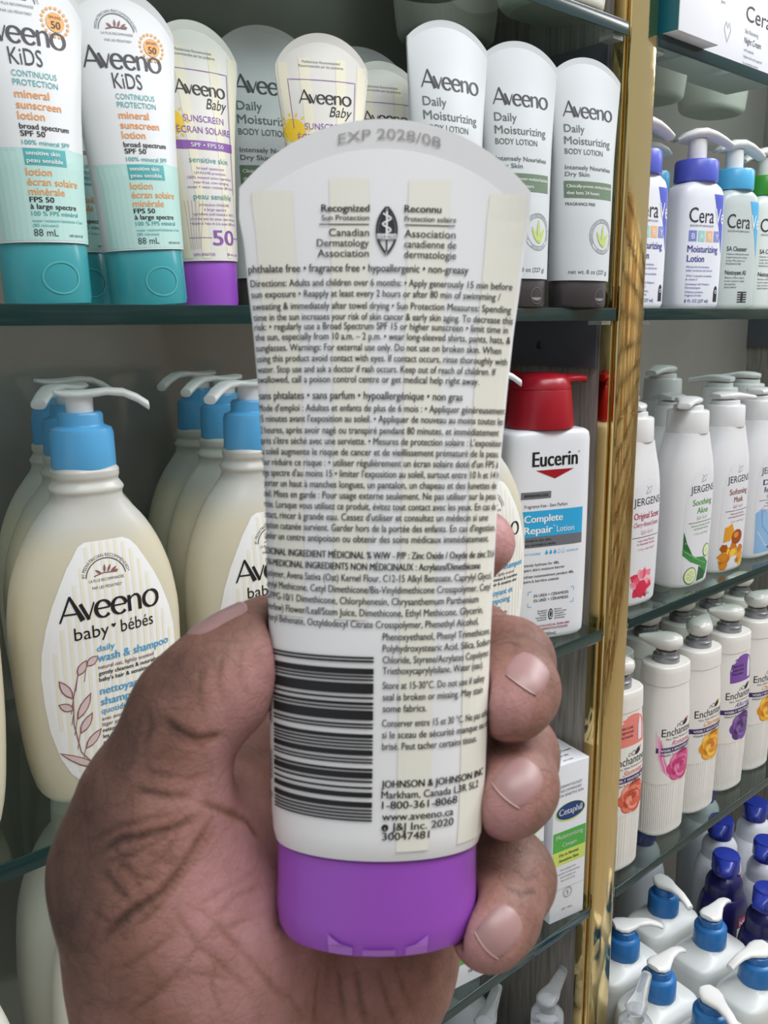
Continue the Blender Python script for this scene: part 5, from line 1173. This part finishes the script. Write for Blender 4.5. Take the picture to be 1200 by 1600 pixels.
# ================================================================== right bay: ribbed bottles with roses
IVORY = M('e9e6e0', .34); STEEL = M('8f9093', .3, metal=.5)
def rose(p, cx, cz, r, cols, layer=1):
    k = 0
    for ring_, n, rr_ in ((1.0, 7, .62), (.72, 6, .52), (.48, 5, .40), (.26, 4, .26)):
        for i in range(n):
            a = 2*math.pi*i/n+ring_*2.3; k += 1
            p.disc(cx+r*ring_*.55*math.cos(a), cz+r*ring_*.55*math.sin(a), r*rr_*.85, M(cols[k % len(cols)], .4), r*rr_*.75, layer=layer+k*.12, n=14)
            p.ring(cx+r*ring_*.55*math.cos(a), cz+r*ring_*.55*math.sin(a), r*rr_*.82, r*.05, M(cols[(k+2) % len(cols)], .4), math.degrees(a)-70, math.degrees(a)+70, rz=r*rr_*.72, layer=layer+k*.12+.06, n=10)
    p.disc(cx, cz, r*.14, M(cols[0], .4), layer=layer+4)
def ribbed_bottle(label, loc, rz, group, name_, cols, sweep, badge, spin):
    t = thing('lotion_bottle', label, 'bottle', loc, rz, group)
    sh = Body([(0, .0225, .0160), (.0012, .0262, .0188), (.005, .0275, .0200), (.03, .0280, .0204), (.058, .0286, .0208), (.0585, .0286, .0208), (.09, .0290, .0210), (.12, .0284, .0207), (.145, .0262, .0198), (.160, .0245, .0192), (.1605, .0252, .0198), (.1780, .0244, .0194), (.1796, .0232, .0184)], 2.6, ribs=(.004, .0582, .035, 60), seg=180)
    b = MB(); sh.mesh(b, IVORY); body = b.build('bottle_body', t)
    p = Print(lambda u, v, e: sh.map(u*1.22, .075+(v-.075)*1.07, e)); ink = M('2e2430', .45); vio = M('3d2a66', .45)
    if name_:
        if sweep:
            for k, c in enumerate(('f2c3d6', 'ec9cc0', 'e276a8', 'f0b4cf')): p.stroke([((-21+k*1.4)*mm, (112-k*4)*mm), ((-19.5+k*1.3)*mm, (90-k*2)*mm), ((-15+k*1.2)*mm, (74-k)*mm), ((-6+k)*mm, 64*mm), ((4+k)*mm, 60.5*mm)], [.4*mm, 2.6*mm, 3.4*mm, 3*mm, 1.5*mm], M(c, .4), .2+k*.2)
        rose(p, 4*mm, 75*mm, 15.5*mm, cols)
        p.text('Enchanteur', 1*mm, 107*mm, 8*mm, ink, w=38*mm, al='c'); p.text('Paris, White Perfumed Lotion', 1*mm, 103.4*mm, 2*mm, ink, w=31*mm, al='c')
        p.leaf(4*mm, 114*mm, 11*mm, 121*mm, 2.4*mm, ink); p.disc(10*mm, 119.5*mm, 1.5*mm, M(cols[1], .4), layer=4); p.ring(2*mm, 116.5*mm, 2*mm, .5*mm, ink); p.ring(-2.4*mm, 116*mm, 1.4*mm, .4*mm, ink)
        p.text(name_, 3*mm, 97.5*mm, 5*mm, M(cols[2], .45), al='c', shear=.45, w=24*mm)
        p.rect(-21*mm, 22*mm, 91*mm, 96*mm, vio, 5, nv=1); p.text('VISIBLY BRIGHTER SKIN' if badge is None else 'VISIBLY WHITER SKIN', 0, 92.2*mm, 2.6*mm, WHITE_INK, w=37*mm, al='c', layer=7, bold=.01)
        p.text('Vitamin A, C, E & Niacinamide', 0, 87.8*mm, 2.2*mm, ink, w=37*mm, al='c', layer=7, bold=.006)
        if badge:
            p.area([(z*mm, (1-r_)*mm, (1+r_)*mm) for z, r_ in ((124, 16), (136, 16), (143, 14.5), (148, 11), (151, 6), (152, 1.5))], M(badge, .4), 0, 10)
            for k, s_ in enumerate(('New Look,', 'Improved', 'Formula')): p.text(s_, -13*mm, (140-4*k)*mm, 3*mm, ink, maxw=14*mm, layer=3)
            p.area([(z*mm, (9-r_)*mm, (9+r_)*mm) for z, r_ in ((127, 2.2), (140, 2.4), (144, 1.6), (148, .4))], M('e8e2ea', .4), 3, 4)
        p.build('front_print', body)
    b = MB(); b.lathe([(.0128, .1790), (.0130, .1795), (.0128, .1858), (.0118, .1866), (.0102, .1868), (.0100, .1905), (.0002, .1906)], STEEL, 36); b.build('collar', t)
    b = MB(); b.spoon([(-.0150, .2000, .0010, .0010), (-.0140, .1998, .0060, .0050), (-.009, .1992, .0112, .0082), (-.001, .1988, .0135, .0096), (.007, .1994, .0118, .0088), (.015, .2008, .0082, .0066), (.023, .2026, .0046, .0042), (.0275, .2036, .0022, .0022), (.0282, .2038, .0006, .0006)], M('dedcd6', .2), 22)
    h = b.build('pump_head', t); h.rotation_euler = (0, 0, R(spin))
    return t
EG = 'ribbed ivory bottles with egg-shaped pump heads'
PINK = ('b52a66', 'e884b2', 'd4417f', 'df5f98', 'c23672'); YEL = ('c9761a', 'f7cf55', 'e08e1c', 'f2b235', 'eaa028'); VIO = ('3a2358', '8a68aa', '6a3d92', '56307c', '7a52a0'); COR = ('b2402c', 'f2a08a', 'dc6248', 'e87d62', 'cf543c')
ribbed_bottle('ribbed bottle with a coral rose, cut off by the brass post', (.6765, .4360, SHELF_C), -6, EG, 'Stunning', COR, False, 'e58378', 120)
E0 = ribbed_bottle('ribbed bottle with a pink rose and a pink sweep, tall and whole', (.7650, .4390, SHELF_C), -6, EG, 'Romantic', PINK, True, None, 140)
ribbed_bottle('ribbed bottle with a yellow rose, between the pink and the purple ones', (.8270, .4390, SHELF_C), -6, EG, 'Charming', YEL, False, None, 20)
ribbed_bottle('ribbed bottle with a purple rose and an arched purple badge', (.8930, .4400, SHELF_C), -6, EG, 'Alluring', VIO, False, '7a4fa0', 160)
ribbed_bottle('ribbed bottle with a yellow rose at the right border', (.9600, .4420, SHELF_C), -6, EG, 'Charming', YEL, False, None, 0)
E1 = ribbed_bottle('plain ribbed bottle behind the pink rose one', (.8150, .4930, SHELF_C), -4, EG, None, PINK, False, None, 150)
for lab, x, y_, sp in (('plain ribbed bottle behind the yellow rose one', .8860, .4930, 170), ('plain ribbed bottle behind the purple rose one', .9540, .4940, 30), ('plain ribbed bottle behind the coral rose one', .7480, .4920, 160), ('plain ribbed bottle at the right border, second row', 1.0240, .4940, 175), ('plain ribbed bottle deepest behind the purple rose one', .9350, .5480, 20)):
    dup(E1, lab, (x, y_, SHELF_C), -4, spin=sp)

# ================================================================== right bay, bottom deck
ROYAL = M('2a3aa0', .25); INDIGO = M('1f1d55', .3)
def helmet_bottle(label, loc, rz, group, body_m, spin):
    t = thing('lotion_bottle', label, 'bottle', loc, rz, group)
    sh = Body([(0, .0240, .0190), (.0015, .0285, .0225), (.006, .0300, .0240), (.06, .0310, .0248), (.10, .0315, .0250), (.125, .0305, .0246), (.1415, .0270, .0232), (.150, .0215, .0205), (.1505, .0205, .0200), (.163, .0200, .0196), (.1705, .0170, .0170), (.1745, .0135, .0135)], 2.3)
    b = MB(); sh.mesh(b, body_m); body = b.build('bottle_body', t)
    p = Print(sh.map); p.rect(-.004, .018, .118, .130, M('c02f62', .4), 1); p.text('NEW', .007, .1205, .006, WHITE_INK, al='c', layer=4, bold=.02)
    p.rect(-.006, .020, .088, .118, M('eceef2', .4), 1); p.text('48H', .007, .104, .008, M('2a3a8a', .4), al='c', layer=4, bold=.02); p.text('MOISTURE', .007, .094, .004, M('2a3a8a', .4), al='c', w=.022, layer=4); p.build('front_print', body)
    b = MB(); b.lathe([(.0128, .1735), (.0132, .1740), (.0132, .1785), (.0122, .1790), (.0002, .1790)], ROYAL, 32); b.build('collar', t)
    b = MB(); b.lathe([(.0150, .1792), (.0154, .1800), (.0152, .1960), (.0138, .1990), (.0080, .2005), (.0002, .2008)], ROYAL, 36)
    b.spoon([(.004, .1955, .0110, .0038), (.012, .1945, .0095, .0040), (.020, .1915, .0072, .0036), (.026, .1878, .0058, .0028), (.0266, .1874, .0030, .0014)], ROYAL, 16, 2.6)
    h = b.build('pump_head', t); h.rotation_euler = (0, 0, R(spin))
    return t
HG = 'bottles with royal blue helmet caps'
H0 = helmet_bottle('white bottle with a royal blue cap, just under the ribbed bottles', (.9740, .4710, DECK), -8, HG, M('dfe1e8', .3), 205)
for lab, x, y_, sp in (('white royal-blue-capped bottle, upper one at the right border', 1.0450, .4620, 210), ('white royal-blue-capped bottle, lower one at the right border', .9690, .4110, 195), ('white royal-blue-capped bottle seen through the glass behind the others', .8950, .5300, 200), ('white royal-blue-capped bottle furthest right in the back row', 1.0400, .5300, 200)):
    dup(H0, lab, (x, y_, DECK), -8, spin=sp)
N0 = helmet_bottle('dark indigo bottle with a royal blue cap, left one of the two', (.9080, .4300, DECK), -8, HG, INDIGO, 215)
dup(N0, 'dark indigo bottle with a royal blue cap, at the right border', (.8810, .3680, DECK), -8, spin=190)

COBALT = M('2f74b5', .3)
def family_bottle(label, loc, rz, group, spin):
    t = thing('pump_bottle', label, 'bottle', loc, rz, group)
    sh = Body([(0, .0345, .0220), (.002, .0392, .0252), (.008, .0412, .0264), (.07, .0418, .0267), (.135, .0416, .0266), (.1395, .0408, .0262), (.1432, .0392, .0253), (.1472, .0300, .0212), (.1505, .0190, .0160), (.1525, .0160, .0150)], 4)
    b = MB(); sh.mesh(b, M('e2e5e2', .34)); body = b.build('bottle_body', t)
    p = Print(sh.map); oval_logo(p, 0, .085, .024, .011); p.rect(-.030, .030, .045, .066, LEAFG, 1); p.text('Gentle Skin Cleanser', 0, .053, .005, WHITE_INK, al='c', w=.048, layer=4); p.build('front_print', body)
    b = MB(); b.lathe([(.0160, 0.1520), (.0168, 0.1526), (.0170, 0.1538), (.0166, 0.1720), (.0156, 0.1734), (.0120, 0.1740), (.0116, 0.1744), (.0114, 0.1815), (.0104, 0.1824), (.0002, 0.1826)], COBALT, 36); b.build('collar', t)
    b = MB(); b.spoon([(-.0125, 0.1872, .0008, .0008), (-.0115, 0.1872, .0068, .0026), (-.006, 0.1860, .0108, .0038), (.001, 0.1852, .0112, .0042), (.008, 0.1860, .0084, .0036), (.016, 0.1876, .0058, .0030), (.026, 0.1872, .0048, .0028), (.035, 0.1840, .0042, .0026), (.0405, 0.1808, .0040, .0026), (.041, 0.1806, .0018, .0012)], PUMPWHITE, 20, 2.4)
    h = b.build('pump_head', t); h.rotation_euler = (0, 0, R(spin))
    return t
FG = 'white family-size bottles with cobalt collars'
F0 = family_bottle('white family-size bottle with a cobalt collar, middle of the near column', (.7060, .3920, DECK), -8, FG, 6)
for lab, x, y_, sp in (('white cobalt-collared bottle at the foot of the brass post, spout to the right', .7300, .4480, -28), ('white cobalt-collared bottle furthest back beside the dark gap', .8240, .4580, -100), ('white cobalt-collared bottle in front of the left dark indigo one', .8130, .3960, 12), ('white cobalt-collared bottle at the right border, spout to the left', .7960, .3370, 175), ('white cobalt-collared bottle cut off by the bottom border', .7020, .3350, 250)):
    dup(F0, lab, (x, y_, DECK), -8, spin=sp)
